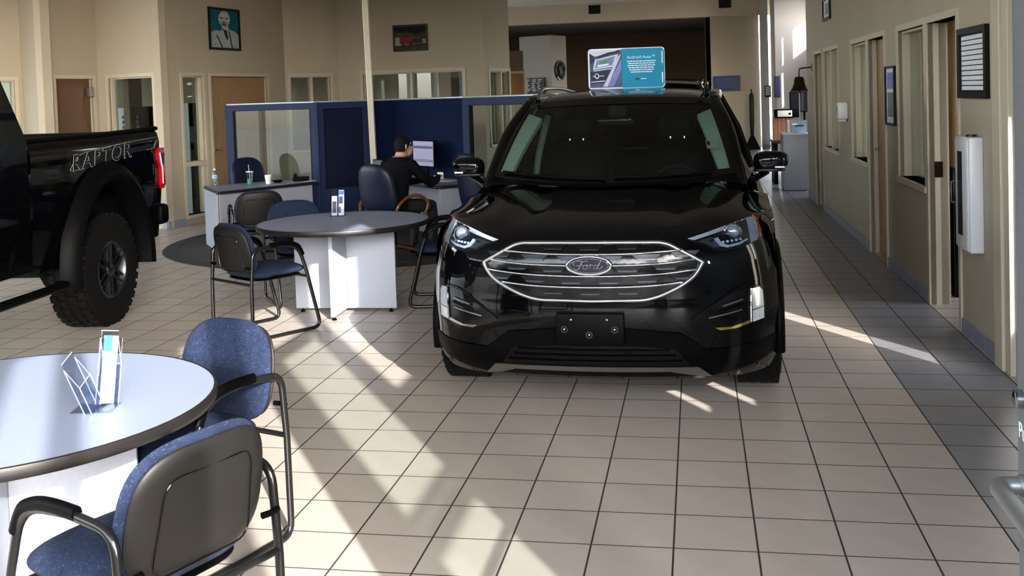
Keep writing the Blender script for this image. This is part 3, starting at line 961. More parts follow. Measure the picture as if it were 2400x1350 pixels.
# wheels
def wheel(name, parent, x, y, r, w, sg, rim_r, spokes, mat, tread=0.0, twin=False, lug=40):
    e = link(name, None, parent, (x, y, r))
    prof = [(rim_r, -w / 2 + .02), (rim_r + .01, -w / 2 + .004), (r * .86, -w / 2), (r * .955, -w / 2 + .015), (r * .99, -w / 2 + .045), (r, -w / 2 + .08), (r, w / 2 - .08), (r * .99, w / 2 - .045), (r * .955, w / 2 - .015), (r * .86, w / 2), (rim_r + .01, w / 2 - .004), (rim_r, w / 2 - .02)]
    G().lathe(prof, 56, (0, 0, 0), 'x', cap=False).build('tyre', 'rubber', e, 40)
    g = G()
    for k in range(lug):
        a = 2 * math.pi * k / lug
        for j, off in enumerate((-.36, -.13, .13, .36)):
            aa = a + (math.pi / lug) * (j % 2)
            mt = Matrix.Rotation(aa, 4, 'X')
            g2 = G().box(off * w - .09 * w, off * w + .09 * w, -r * 2.1 / lug, r * 2.1 / lug, r - .012 - (tread if abs(off) > .3 else 0) * .4, r + tread)
            g.add([tuple(mt @ Vector(v)) for v in g2.v], g2.f)
    g.build('tread', 'rubber', e)
    x0 = sg * (w / 2 - .03)
    G().lathe([(rim_r + .004, sg * (w / 2 - .012)), (rim_r - .012, sg * (w / 2 - .006)), (rim_r - .022, sg * (w / 2 - .03)), (rim_r - .03, sg * .0)], 48, (0, 0, 0), 'x', cap=False).build('rim', mat, e, 50)
    G().lathe([(rim_r - .02, -sg * .02), (.02, -sg * .02)], 32, (0, 0, 0), 'x', cap=False).build('brake_disc', 'interior_dark', e)
    for k in range(spokes):
        a = 2 * math.pi * k / spokes
        mt = Matrix.Rotation(a, 4, 'X')
        g = G()
        for o in ((-.022, .022) if twin else (0,)):
            g2 = G().loft([[(x0 - sg * .03, o - .016, .03), (x0 + sg * .006, o - .012, .03), (x0 + sg * .006, o + .012, .03), (x0 - sg * .03, o + .016, .03)],
                           [(x0 - sg * .03, o * 1.25 - .014, rim_r - .02), (x0 + sg * .012, o * 1.25 - .009, rim_r - .015), (x0 + sg * .012, o * 1.25 + .009, rim_r - .015), (x0 - sg * .03, o * 1.25 + .014, rim_r - .02)]], True, True)
            g.add([tuple(mt @ Vector(v)) for v in g2.v], g2.f)
        g.build('spoke', mat, e)
    hub = G().lathe([(.06, x0 - sg * .02), (.055, x0 + sg * .01), (.035, x0 + sg * .02)], 24, (0, 0, 0), 'x').build('hub_cap', mat, e, 40)
    for k in range(5):
        a = 2 * math.pi * (k + .5) / 5
        G().lathe([(.009, x0), (.009, x0 + sg * .018)], 6, (0, .048 * math.cos(a), .048 * math.sin(a)), 'x').build('lug_nut', 'chrome', e)
    return e
for wy in (.96, 3.81):
    for sg in (-1, 1):
        wheel('wheel', suv, sg * .848, wy, .376, .25, sg, .25, 10, 'satin_silver', tread=.002)
# ---- nose details, all laid on the curved front
def shell_patch(name, poly, off, mat, parent, thick=0.004, step=0.03, smooth=30, cut=None):
    """flat outline poly (x,z) laid on the nose, lifted by off and given thickness"""
    bm = bmesh.new()
    vs = [bm.verts.new((a, 0, b)) for a, b in poly]
    bm.faces.new(vs)
    bmesh.ops.triangulate(bm, faces=bm.faces)
    for it in range(4):
        es = [e for e in bm.edges if e.calc_length() > step * 1.8]
        if not es:
            break
        bmesh.ops.subdivide_edges(bm, edges=es, cuts=1)
        bmesh.ops.triangulate(bm, faces=bm.faces)
    for v in bm.verts:
        v.co = FS(v.co.x, v.co.z, -off)
    me = bpy.data.meshes.new(name)
    bmesh.ops.recalc_face_normals(bm, faces=bm.faces)
    geo = bmesh.ops.extrude_face_region(bm, geom=list(bm.faces))
    for v in [q for q in geo['geom'] if isinstance(q, bmesh.types.BMVert)]:
        v.co.y += thick + off
    bmesh.ops.recalc_face_normals(bm, faces=bm.faces)
    bm.to_mesh(me)
    bm.free()
    for p in me.polygons:
        p.use_smooth = True
    me.set_sharp_from_angle(angle=math.radians(smooth))
    me.materials.append(MATS[mat])
    return link(name, me, parent)
def on_nose(pts, off, n=6):
    P = catmull([(a, 0, b) for a, b in pts], n)
    return [FS(p.x, p.z, -off) for p in P]
GR = [(-.563, .841), (-.40, .930), (-.352, .942), (0, .945), (.352, .942), (.40, .930), (.563, .841), (.527, .777), (.455, .725), (.350, .676), (.272, .656), (0, .652), (-.272, .656), (-.350, .676), (-.455, .725), (-.527, .777)]
grille = link('grille', None, suv)
shell_patch('grille_back', GR, .006, 'gloss_black', grille)
gp = fillet([(a, 0, b) for a, b in GR], [.01, .02, .02, .001, .02, .02, .01, .05, .05, .05, .05, .001, .05, .05, .05, .05], 4, True)
G().tube([FS(p.x, p.z, -.014) for p in gp], .0115, 10, True).build('grille_surround', 'chrome', grille, 50)
bars = [[(-.46, .903), (-.232, .892), (0, .889), (.232, .892), (.46, .903)], [(-.53, .857), (-.339, .840), (0, .834), (.339, .840), (.53, .857)], [(-.535, .807), (-.335, .788), (0, .780), (.335, .788), (.535, .807)], [(-.46, .745), (-.285, .729), (0, .723), (.285, .729), (.46, .745)]]
for b in bars:
    G().tube(on_nose(b, .016), .0062, 8, flat=.9).build('grille_bar', 'chrome', grille, 50)
def barz(b, x):
    return interp(x, [p[0] for p in b], [p[1] for p in b])
rowsz = [(.917, .016, .34, .0), (.862, .018, .50, .095), (.808, .018, .52, .0), (.750, .017, .49, .095), (.692, .015, .33, .0)]
for i, (zc, dz, hw, ph) in enumerate(rowsz):
    k = -4
    while k <= 4:
        cx = k * .19 + ph
        k += 1
        if abs(cx) > hw:
            continue
        sag = .02 * (cx / .5) ** 2
        # solid link of the mesh between two hexagonal openings, with sloping ends
        xs_ = (cx - .062, cx - .042, cx + .042, cx + .062)
        poly = [(xs_[0] - .012, zc + dz + sag), (xs_[1], zc - dz * .5 + sag), (xs_[2], zc - dz * .5 + sag), (xs_[3] + .012, zc + dz + sag)]
        shell_patch('grille_link', poly, .011, 'dark_alloy', grille, step=.08)
        glint_poly = [(cx - .05, zc - dz * .15 + sag), (cx - .042, zc - dz * .55 + sag), (cx + .042, zc - dz * .55 + sag), (cx + .05, zc - dz * .15 + sag)]
        shell_patch('grille_link', glint_poly, .015, 'gunmetal', grille, step=.08)  # lighter strip paints the highlight along the foot of the link
# oval badge
def ell(a, b, n=40, c=(0, .837)):
    return [(c[0] + a * math.cos(2 * math.pi * k / n), c[1] + b * math.sin(2 * math.pi * k / n)) for k in range(n)]
badge = link('badge', None, suv)
G().tube([FS(x, z, -.03) for x, z in ell(.112, .0445)], .0085, 8, True).build('badge_rim', 'chrome', badge, 50)
G().prism(ell(.112, .0445), -.034, .0, 'xz').build('badge_plate', 'emblem_blue', badge, 30)
G().tube([(x, -.035, z) for x, z in ell(.098, .036)], .0022, 6, True).build('badge_line', 'chrome', badge, 50)
def script(strokes, r, y):
    g = G()
    for st in strokes:
        g.tube([(p.x, y, p.z) for p in catmull([(a, 0, b) for a, b in st], 6)], r, 6, flat=1.0)
    return g
zc = .837
FORD = [[(-.072, zc + .004), (-.078, zc + .016), (-.060, zc + .026), (-.030, zc + .024), (-.002, zc + .026)],
        [(-.030, zc + .024), (-.040, zc + .004), (-.052, zc - .016), (-.066, zc - .020), (-.074, zc - .012)],
        [(-.062, zc + .002), (-.044, zc + .003), (-.028, zc + .006)],
        [(-.012, zc + .006), (-.026, zc + .0), (-.028, zc - .012), (-.016, zc - .015), (-.006, zc - .006), (-.012, zc + .006), (.004, zc + .002)],
        [(.004, zc + .004), (.010, zc + .007), (.004, zc - .014)],
        [(.006, zc - .004), (.014, zc + .006), (.022, zc + .004)],
        [(.046, zc + .002), (.034, zc + .005), (.026, zc - .006), (.030, zc - .015), (.042, zc - .008), (.048, zc + .004)],
        [(.062, zc + .026), (.050, zc + .006), (.046, zc - .012), (.056, zc - .014), (.070, zc - .004)]]
script(FORD, .0034, -.037).build('badge_lettering', 'chrome', badge, 50)
# headlamps
HLP = [(.484, .953), (.624, .986), (.726, 1.008), (.79, 1.022), (.824, 1.030), (.850, .998), (.866, .950), (.864, .922), (.838, .908), (.745, .897), (.671, .889), (.612, .897), (.570, .920), (.525, .941)]
for sg in (-1, 1):
    def mx(poly): return [(sg * a, b) for a, b in poly]
    hl = link('headlamp', None, suv)
    shell_patch('lamp_bowl', mx(HLP), .004, 'lamp_dark', hl)
    shell_patch('lamp_strip', mx([(.490, .952), (.624, .984), (.726, 1.005), (.800, 1.020), (.800, 1.004), (.726, .990), (.624, .968), (.520, .944)]), .010, 'lamp_clear', hl)
    shell_patch('lamp_strip', mx([(.790, 1.016), (.822, 1.020), (.846, .985), (.852, .930), (.842, .912), (.806, .906), (.808, .975), (.788, 1.0)]), .012, 'lamp_white', hl)
    shell_patch('lamp_marker', mx([(.822, 1.031), (.852, .998), (.868, .950), (.866, .924), (.856, .914), (.855, .950), (.842, .995), (.820, 1.020)]), .011, 'lamp_amber', hl)
    shell_patch('lamp_strip', mx([(.620, .945), (.640, .950), (.660, .922), (.690, .912), (.750, .918), (.790, .930), (.790, .922), (.750, .907), (.685, .900), (.650, .910)]), .012, 'lamp_clear', hl)
    shell_patch('lamp_reflector', mx([(.540, .938), (.600, .952), (.640, .945), (.650, .905), (.615, .905), (.575, .925)]), .007, 'satin_silver', hl)
    c = FS(sg * .716, .967)
    q = G().lathe([(.046, 0.0), (.046, -.034), (.041, -.038), (.036, -.030)], 28, (c.x, c.y - .004, c.z), 'y', cap=False).build('lens_ring', 'chrome', hl, 50)
    G().lathe([(.036, -.012), (.034, -.024), (.024, -.034), (.008, -.039)], 28, (c.x, c.y - .004, c.z), 'y').build('projector_lens', 'lens_glass', hl, 60)
    g = G()
    for k in range(5):
        p = FS(sg * (.665 + k * .022), .927 + k * .001, -.010)
        g.rbox(p.x - .007, p.x + .007, p.y - .004, p.y + .004, p.z - .006, p.z + .006, .002, 1)
    g.build('led_row', 'lamp_clear', hl)
    shell_patch('lamp_cover', mx(HLP), .046, 'glass_lens', hl, thick=-.040, step=.05)
    # fog lamp pod with vertical running light and slats
    fp = link('fog_pod', None, suv)
    FP = [(.872, .655), (.862, .676), (.835, .688), (.79, .690), (.71, .678), (.505, .552), (.500, .540), (.545, .516), (.615, .496), (.765, .500), (.868, .505), (.876, .56)]
    shell_patch('pod_back', mx(FP), .004, 'gloss_black', fp)
    shell_patch('running_light', mx([(.806, .680), (.846, .678), (.862, .655), (.866, .575), (.806, .572)]), .012, 'lamp_white', fp)
    shell_patch('fog_lens', mx([(.806, .566), (.866, .570), (.866, .512), (.806, .508)]), .012, 'lamp_clear', fp)
    G().tube(on_nose(mx([(.800, .684), (.797, .60), (.797, .512)]), .012), .006, 6).build('pod_trim', 'chrome', fp, 50)
    for a, b in (((.755, .634), (.655, .612)), ((.750, .584), (.585, .556)), ((.765, .612), (.64, .586))):
        G().tube(on_nose(mx([a, ((a[0] + b[0]) / 2, (a[1] + b[1]) / 2), b]), .010), .005, 6).build('pod_slat', 'satin_silver' if a[1] != .612 else 'plastic_black', fp, 50)
    shell_patch('pod_foot', mx([(.615, .503), (.70, .500), (.800, .524), (.800, .506), (.72, .490), (.64, .487)]), .010, 'amber_chrome' if sg > 0 else 'chrome', fp)
    G().tube(on_nose(mx([(.865, .68), (.79, .694), (.71, .684), (.60, .618), (.50, .548)]), .006), .004, 6).build('pod_edge', 'gloss_black', fp, 50)
# lower bumper: matt plastic, intake with slats, silver skid plate, number plate carrier
LP = [(-.935, .40), (-.575, .385), (-.446, .478), (-.19, .505), (.19, .505), (.446, .478), (.575, .385), (.935, .40), (.925, .30), (.60, .225), (-.60, .225), (-.925, .30)]
low = link('lower_bumper', None, suv)
shell_patch('bumper_plastic', LP, .012, 'plastic_black', low, step=.05)
shell_patch('intake_recess', [(-.49, .30), (-.42, .398), (-.2, .418), (.2, .418), (.42, .398), (.49, .30)], .016, 'gloss_black', low, step=.06)
for z, hw in ((.33, .45), (.362, .42), (.392, .39)):
    G().tube(on_nose([(-hw, z), (-hw / 2, z), (0, z), (hw / 2, z), (hw, z)], .022), .006, 6, flat=.7).build('intake_slat', 'plastic_black', low, 50)
shell_patch('skid_plate', [(-.600, .218), (-.527, .296), (-.26, .300), (.26, .300), (.527, .296), (.600, .218), (.50, .238), (.42, .268), (-.42, .268), (-.50, .238)], .026, 'satin_silver', low, step=.06)
carrier = link('plate_carrier', None, suv)
G().rbox(-.180, .168, -.028, .03, .430, .592, .008).build('carrier_board', 'plastic_black', carrier, 40)
for sx, sz, rr in ((-.099, .562, .0075), (.083, .563, .0075), (-.134, .513, .0075), (.121, .514, .0075), (-.008, .486, .0075)):
    if sz < .55:
        G().lathe([(.018, -.0285), (.018, -.034), (.012, -.034)], 16, (sx, 0, sz), 'y', cap=False).build('screw_boss', 'gloss_black', carrier, 50)
    G().lathe([(rr, -.028), (rr, -.033), (rr * .6, -.036)], 14, (sx, 0, sz), 'y').build('screw', 'chrome', carrier, 50)
# wipers and cowl
G().loft([[(x, 1.06 + .23 * (x / .76) ** 2 - .09, 1.143 + .03 * (x / .76) ** 2 - .05 * abs(x / .8) ** 6) for x in [-.8 + .1 * i for i in range(17)]], [(x, 1.06 + .23 * (x / .76) ** 2 + .03, 1.156 + .03 * (x / .76) ** 2) for x in [-.8 + .1 * i for i in range(17)]]], False, False).build('cowl', 'plastic_black', suv, 50)
for a, b in (((-.02, .03), (-.70, .02)), ((.62, .03), (.03, .02))):
    pa = [ws(a[0] / .765 + (b[0] - a[0]) / .765 * t, .03 + .015 * t, .018) for t in (0, .25, .5, .75, 1)]
    G().tube(pa, .009, 6).build('wiper', 'plastic_black', suv, 50)
# cabin
cab = link('cabin', None, suv)
G().rbox(-.74, .74, 1.35, 1.62, .80, 1.10, .06).build('dashboard', 'interior_dark', cab, 40)
G().box(-.8, .8, 1.3, 4.4, .44, .5).build('cabin_floor', 'interior_dark', cab)
G().box(-.78, .78, 4.3, 4.4, .5, 1.1).build('rear_seat_back', 'interior_dark', cab)
for sx in (-.37, .37):
    for yy in (2.35, 3.25):
        cushion(.25, .25, .09, 3, bend=lambda v: Vector((sx + v.x, yy - .25 + v.y, .68 + v.z)), n=24).build('seat_base', 'seat_black', cab, 60)
        cushion(.24, .33, .08, 3, bend=lambda v: Vector((sx + v.x, yy + v.y * .25 - v.z, 1.03 + v.y)), n=24).build('seat_back', 'seat_black', cab, 60)
        cushion(.13, .085, .05, 3, bend=lambda v: Vector((sx + v.x, yy + .11 - v.z, 1.45 + v.y)), n=24).build('headrest', 'seat_black', cab, 60)
        for dx in (-.05, .05):
            G().tube([(sx + dx, yy + .09, 1.32), (sx + dx, yy + .10, 1.40)], .007, 6).build('headrest_post', 'chrome', cab)
st = [(.385 + .175 * math.cos(2 * math.pi * k / 32), 1.70 + .06 * math.sin(2 * math.pi * k / 32), 1.04 + .165 * math.sin(2 * math.pi * k / 32)) for k in range(32)]
G().tube(st, .016, 8, True).build('steering_wheel', 'interior_dark', cab, 50)
G().tube([(.385, 1.52, 1.0), (.385, 1.69, 1.03)], .06, 12).build('steering_hub', 'interior_dark', cab, 50)
G().rbox(-.135, .11, 1.70, 1.74, 1.475, 1.545, .02).build('rear_view_mirror', 'gloss_black', cab, 40)
G().rbox(-.06, .06, 1.76, 1.85, 1.53, 1.62, .02).build('sensor_pod', 'interior_dark', cab, 40)
for sg in (-1, 1):
    def trim(v0, v1, ua, ub, off, name, r=.0):
        g = G()
        V = [v0 + (v1 - v0) * i / 10 for i in range(11)]
        A = [tuple(ws(sg * interp(v, [0, 1], ua), v, off)) for v in V]
        B = [tuple(ws(sg * interp(v, [0, 1], ub), v, off - .05)) for v in V]
        quad_strip(g, A, B)
        C_ = [(p[0], p[1] + .02, p[2] - .03) for p in B]
        quad_strip(g, B, C_)
        g.build(name, 'interior_trim', cab, 60)
    trim(.04, .86, (.965, .95), (.90, .80), -.02, 'pillar_trim')
    bp_ = [(sg * .70, 2.42, .95), (sg * .66, 2.45, 1.25), (sg * .58, 2.46, 1.55)]
    G().tube(catmull(bp_, 6), .05, 8, flat=.5).build('pillar_trim', 'interior_trim', cab, 50)
G().loft([[(x, 1.85, 1.63), (x, 2.6, 1.68), (x, 3.6, 1.66), (x, 4.35, 1.58)] for x in (-.56, 0, .56)], False, False).build('headliner', 'interior_dark', cab, 50)
# paper sticker inside the glass
g = G()
c_ = [ws(.585 / .72, .30, -.006), ws(.655 / .72, .285, -.006), ws(.655 / .72, .375, -.006), ws(.585 / .72, .39, -.006)]
g.add([tuple(p) for p in c_] + [tuple(p + Vector((0, .002, 0))) for p in c_], [(0, 1, 2, 3), (7, 6, 5, 4), (0, 4, 5, 1), (1, 5, 6, 2), (2, 6, 7, 3), (3, 7, 4, 0)])
g.build('sticker', 'paper', suv)
g = G()
c_ = [ws(.59 / .72, .335, -.004), ws(.61 / .72, .332, -.004), ws(.61 / .72, .375, -.004), ws(.59 / .72, .38, -.004)]
g.add([tuple(p) for p in c_], [(0, 1, 2, 3)])
g.build('sticker_print', 'art_red', suv)
# ------------------------------------------------------------------ black pickup at the left, tail towards the offices
TA = math.radians(184.0)
truck = thing('pickup_truck', 'black lifted pickup truck with flared wheel arch and red tail lamp at left edge', 'truck', (-5.11, 3.51, 0), TA)
def arc(cy, cz, ry, rz, a0, a1, n=20):
    return [(cy + ry * math.cos(math.radians(a0 + (a1 - a0) * k / n)), cz + rz * math.sin(math.radians(a0 + (a1 - a0) * k / n))) for k in range(n + 1)]
def bedx(z):
    return interp(z, [.55, .8, 1.0, 1.2, 1.3, 1.38, 1.45, 1.49], [.90, .935, .955, .955, .945, .95, .935, .90])
for sg in (-1, 1):
    g = G()
    ys = [-1.03 + .03 * i for i in range(69)]
    zs = [.56, .65, .75, .85, .95, 1.05, 1.15, 1.22, 1.28, 1.33, 1.38, 1.42, 1.455, 1.48, 1.492]
    fs, vs = [], []
    for y in ys:
        for z in zs:
            tp = 1.0 - .03 * max(0, (-y - .85) / .2)
            zz = z + (.02 * max(0.0, -y) if z > 1.3 else 0)
            vs.append((sg * bedx(z) * tp, y, zz))
    n = len(zs)
    for i in range(len(ys) - 1):
        for k in range(n - 1):
            cy, cz = (ys[i] + ys[i + 1]) / 2, (zs[k] + zs[k + 1]) / 2
            if (cy / .55) ** 2 + ((cz - .45) / .74) ** 2 < 1:
                continue
            fs.append((i * n + k, i * n + k + 1, (i + 1) * n + k + 1, (i + 1) * n + k))
    g.add(vs, fs)
    g.build('bed_side', 'car_black', truck, 40)
    G().tube([(sg * .885, y, 1.495 + (.02 * max(0.0, -y))) for y in ys[::4] + [1.03]], .035, 8, flat=.6).build('bed_rail', 'plastic_black', truck, 50)
    # flare round the wheel opening
    R = []
    for (a, b) in arc(0, .45, 1, 1, -5, 185, 28):
        ry, rz = a, b - .45
        prof = []
        for q, xo in ((.53, .90), (.56, 1.035), (.60, 1.055), (.66, 1.02), (.685, .93)):
            kz = 1.30 if rz > 0 else 1.0
            prof.append((sg * xo, ry * q, .45 + rz * q * (1.24 if rz > 0 else 1)))
        R.append(prof)
    G().loft(R, False, False).build('fender_flare', 'plastic_black', truck, 50)
    wheel('wheel', truck, sg * .83, 0, .435, .31, sg, .222, 6, 'gunmetal', tread=.012, twin=True, lug=34)
    wheel('wheel', truck, sg * .83, 3.68, .435, .31, sg, .222, 6, 'gunmetal', tread=.012, twin=True, lug=34)
    G().lathe([(.05, 0), (.48, 0)], 24, (sg * .60, 0, .72), 'x', cap=False).build('wheel_well', 'interior_dark', truck)
    # tail lamp
    lampy = [(-.955, 1.345), (-1.035, 1.345), (-1.038, 1.30), (-1.038, 1.02), (-1.0, .985), (-.965, 1.02), (-.97, 1.17), (-.92, 1.24), (-.92, 1.31)]
    tl = G().prism(lampy, sg * .925, sg * .965, 'yz').build('tail_lamp', 'lamp_red', truck)
    G().prism([(-.975, 1.30), (-1.025, 1.30), (-1.025, 1.22), (-.985, 1.19)], sg * .966, sg * .970, 'yz').build('reversing_lens', 'lamp_dark', tl)
    G().tube([(sg * .968, -.945, 1.305), (sg * .968, -.96, 1.24), (sg * .968, -.985, 1.16), (sg * .968, -.985, 1.03)], .005, 6).build('lamp_tube', 'lamp_clear', tl, 50)
    # cab
    cabp = [(1.05, .60), (1.05, 1.50), (1.36, 1.98), (2.35, 2.0), (3.05, 1.50), (4.70, 1.42), (4.85, 1.25), (4.85, .75), (4.2, .70)] + arc(3.68, .45, .53, .66, 0, 180) + [(3.1, .60)]
    G().prism(cabp, sg * .955, sg * .90, 'yz').build('cab_side', 'car_black', truck)
    G().prism([(1.26, 1.46), (1.44, 1.90), (2.25, 1.92), (2.85, 1.47)], sg * .957, sg * .953, 'yz').build('side_window', 'glass_dark', truck)
    G().tube([(sg * .957, y, 1.06) for y in (1.07, 1.8, 3.0)], .008, 6).build('body_crease', 'car_black', truck)
    G().tube(fillet([(sg * 1.0, .80, .46), (sg * 1.07, .86, .47), (sg * 1.07, 3.0, .47), (sg * 1.0, 3.05, .46)], .05), .05, 10, flat=.6).build('running_board', 'plastic_black', truck, 50)
    G().tube([(sg * .93, 3.0, 1.45), (sg * 1.05, 2.95, 1.5)], .03, 8).build('mirror_arm', 'plastic_black', truck)
    G().rbox(min(sg * 1.02, sg * 1.24), max(sg * 1.02, sg * 1.24), 2.9, 3.02, 1.40, 1.66, .04).build('mirror_housing', 'plastic_black', truck, 40)
G().box(-.92, .92, 1.05, 1.11, .6, 1.5).build('cab_back', 'car_black', truck)
G().loft([[(x, 1.36, 1.98 + .03 * (1 - x * x)), (x, 1.8, 2.0 + .03 * (1 - x * x)), (x, 2.35, 2.0 + .02 * (1 - x * x))] for x in (-.93, -.5, 0, .5, .93)], False, False).build('cab_roof', 'car_black', truck, 40)
G().loft([[(x, 1.07, 1.50), (x, 1.36, 1.98)] for x in (-.9, 0, .9)], False, False).build('rear_window', 'glass_dark', truck)
G().loft([[(x, 2.35, 2.0), (x, 3.05, 1.48)] for x in (-.9, 0, .9)], False, False).build('windscreen', 'glass_dark', truck)
G().rbox(-.94, .94, 3.0, 4.82, 1.0, 1.43, .06).build('bonnet', 'car_black', truck, 40)
G().rbox(-.95, .95, 4.6, 5.0, .62, 1.2, .08).build('front_bumper', 'plastic_black', truck, 40)
G().box(-.90, .90, -1.0, 1.04, .62, .95).build('bed_floor', 'plastic_black', truck)
G().rbox(-.90, .90, -1.04, -.98, .80, 1.50, .02).build('tailgate', 'car_black', truck, 40)
G().rbox(-.94, .94, -1.16, -1.0, .66, .84, .04).build('rear_bumper', 'plastic_black', truck, 40)
G().box(-.45, .45, -.95, 4.6, .50, .62).build('chassis', 'interior_dark', truck)
G().tube([(-.8, 0, .435), (.8, 0, .435)], .06, 10).build('axle', 'interior_dark', truck)
# side graphic with lettering
g = G()
def onbed(y, z, off=.004):
    tp = 1.0 - .03 * max(0, (-y - .85) / .2)
    zz = z + (.02 * max(0.0, -y) if z > 1.3 else 0)
    return (-(bedx(z) * tp + off), y, zz)
top = [(.48, 1.285), (.40, 1.345), (.30, 1.375), (.0, 1.40), (-.5, 1.415), (-1.01, 1.425)]
botl = [(.50, 1.25), (.30, 1.262), (.0, 1.285), (-.45, 1.318), (-.75, 1.33), (-1.01, 1.40)]
A = [onbed(p.x, p.y) for p in catmull([(a, b, 0) for a, b in top], 6)]
B = [onbed(p.x, p.y) for p in catmull([(a, b, 0) for a, b in botl], 6)]
quad_strip(g, A, B)
gr = g.build('side_graphic', 'plastic_dark', truck, 60)
G().tube([onbed(p.x, p.y, .006) for p in catmull([(a, b, 0) for a, b in top], 6)], .0022, 5).build('graphic_line', 'decal_grey', gr)
G().tube([onbed(p.x, p.y, .006) for p in catmull([(a, b, 0) for a, b in [(.48, 1.285), (.50, 1.25), (.30, 1.262)]], 6)], .0022, 5).build('graphic_line', 'decal_grey', gr)
G().tube([onbed(p.x, p.y, .006) for p in catmull([(a, b, 0) for a, b in [(-.72, 1.325), (-.86, 1.335), (-.92, 1.385), (-1.01, 1.395)]], 6)], .0022, 5).build('graphic_line', 'decal_grey', gr)
def rap(mat, off, depth, lift, name):
    me = text_mesh('RAPTOR', .178, depth, offset=off, shear=.12, spacing=1.12)
    me.materials.clear()
    me.materials.append(MATS[mat])
    # local text x -> -y of truck (tailwards), text y -> z
    for v in me.vertices:
        x, y, d = v.co.x * 1.28, v.co.y, v.co.z
        ty = .02 - x
        tz = 1.325 + y * .95 + (.055 * x)
        px_ = onbed(ty, min(1.48, max(.6, tz)), lift + d)
        v.co = Vector((px_[0], px_[1], tz + (.02 * max(0.0, -ty) if tz > 1.3 else 0)))
    return link(name, me, gr)
rap('decal_grey', .0045, .001, .006, 'letter_outline')
rap('plastic_dark', 0.0, .001, .009, 'lettering')
# ------------------------------------------------------------------ chairs
def make_chair(label, loc, rotz):
    t = thing('armchair', label, 'chair', loc, rotz, 'blue upholstered sled-base armchairs')
    for sg in (-1, 1):
        x = sg * .265
        path = [(x, -.29, .014), (x, .30, .014), (x, .185, .46), (x, .12, .655), (x, -.08, .672), (x, -.265, .655), (x, -.285, .40)]
        G().tube(fillet(path, [.06, .07, .05, .14, .02, .06, .02], 6, True), .0145, 10, True, flat=.85, up=(1, 0, 0)).build('side_frame', 'frame_black', t, 50)
        pad = [(x, .155, .575), (x, .12, .640), (x, .06, .668), (x, -.02, .678), (x, -.12, .676)]
        G().tube(catmull(pad, 5), [.021] * 21, 10, flat=.75, up=(1, 0, 0)).build('arm_pad', 'plastic_black', t, 50)
        G().tube([(x, -.285, .53), (x - sg * .03, -.292, .53), (x - sg * .06, -.285, .53)], .010, 8).build('back_bracket', 'plastic_black', t, 40)
    G().tube([(-.26, .196, .41), (.26, .196, .41)], .011, 8).build('cross_bar', 'frame_black', t, 50)
    G().tube([(-.26, -.286, .41), (.26, -.286, .41)], .011, 8).build('cross_bar', 'frame_black', t, 50)
    cushion(.245, .245, .04, 3.6, bend=lambda v: Vector((v.x * (1 - .06 * (v.y < 0) * -v.y / .25), v.y + .005, .462 + v.z + .012 * math.cos(v.x * 5) - .25 * max(0, v.y - .12) ** 2 * 3 - .01 * (v.y < -.1)))).build('seat', 'fabric_blue', t, 60)
    cushion(.225, .225, .014, 3.6, bend=lambda v: Vector((v.x, v.y, .424 + v.z)), n=32).build('seat_pan', 'plastic_black', t, 60)
    def bb(v, dy):
        w = 1.0 - .10 * max(0, v.y) / .2
        zc = .655 + v.y
        return Vector((v.x * w, -.232 - .075 * (v.y / .19) * .5 - v.z + dy - .03 * (1 - (v.x / .25) ** 2), zc))
    cushion(.245, .190, .036, 3.3, bend=lambda v: bb(v, 0.0) if v.z <= 0 else bb(Vector((v.x, v.y, v.z * .25)), 0.0)).build('backrest', 'fabric_blue', t, 60)
    sh = cushion(.232, .178, .022, 3.6, bend=lambda v: bb(Vector((v.x, v.y - .006, v.z)), -.028)).build('back_shell', 'shell_black', t, 60)
    gv = fillet([(-.165, -.16, 0), (.165, -.16, 0), (.150, .105, 0), (-.150, .105, 0)], .05, 6, True)
    G().tube([bb(Vector((p.x, p.y - .006, .0225)), -.028) for p in gv], .0026, 6, True).build('panel_seam', 'gloss_black', sh, 50)
    return t
R_ = math.radians
chA = make_chair('blue armchair seen from behind, its scratched grey plastic back nearest the camera', (-1.155, -1.18, 0), R_(68))
dup(chA, (-1.515, -.25, 0), R_(160), 'sunlit blue armchair facing the camera beside the near round table')
dup(chA, (-2.78, 3.40, 0), R_(-33), 'blue armchair in profile left of the far round table, feet in sunlight')
dup(chA, (-2.93, 4.52, 0), R_(-144), 'blue armchair pushed in behind the left rim of the far round table')
dup(chA, (-4.02, 6.05, 0), R_(30), 'dark armchair with its back to us in front of the grey desk')
dup(chA, (-1.67, 4.52, 0), R_(102), 'blue armchair right of the far round table, beside the SUV headlamp')
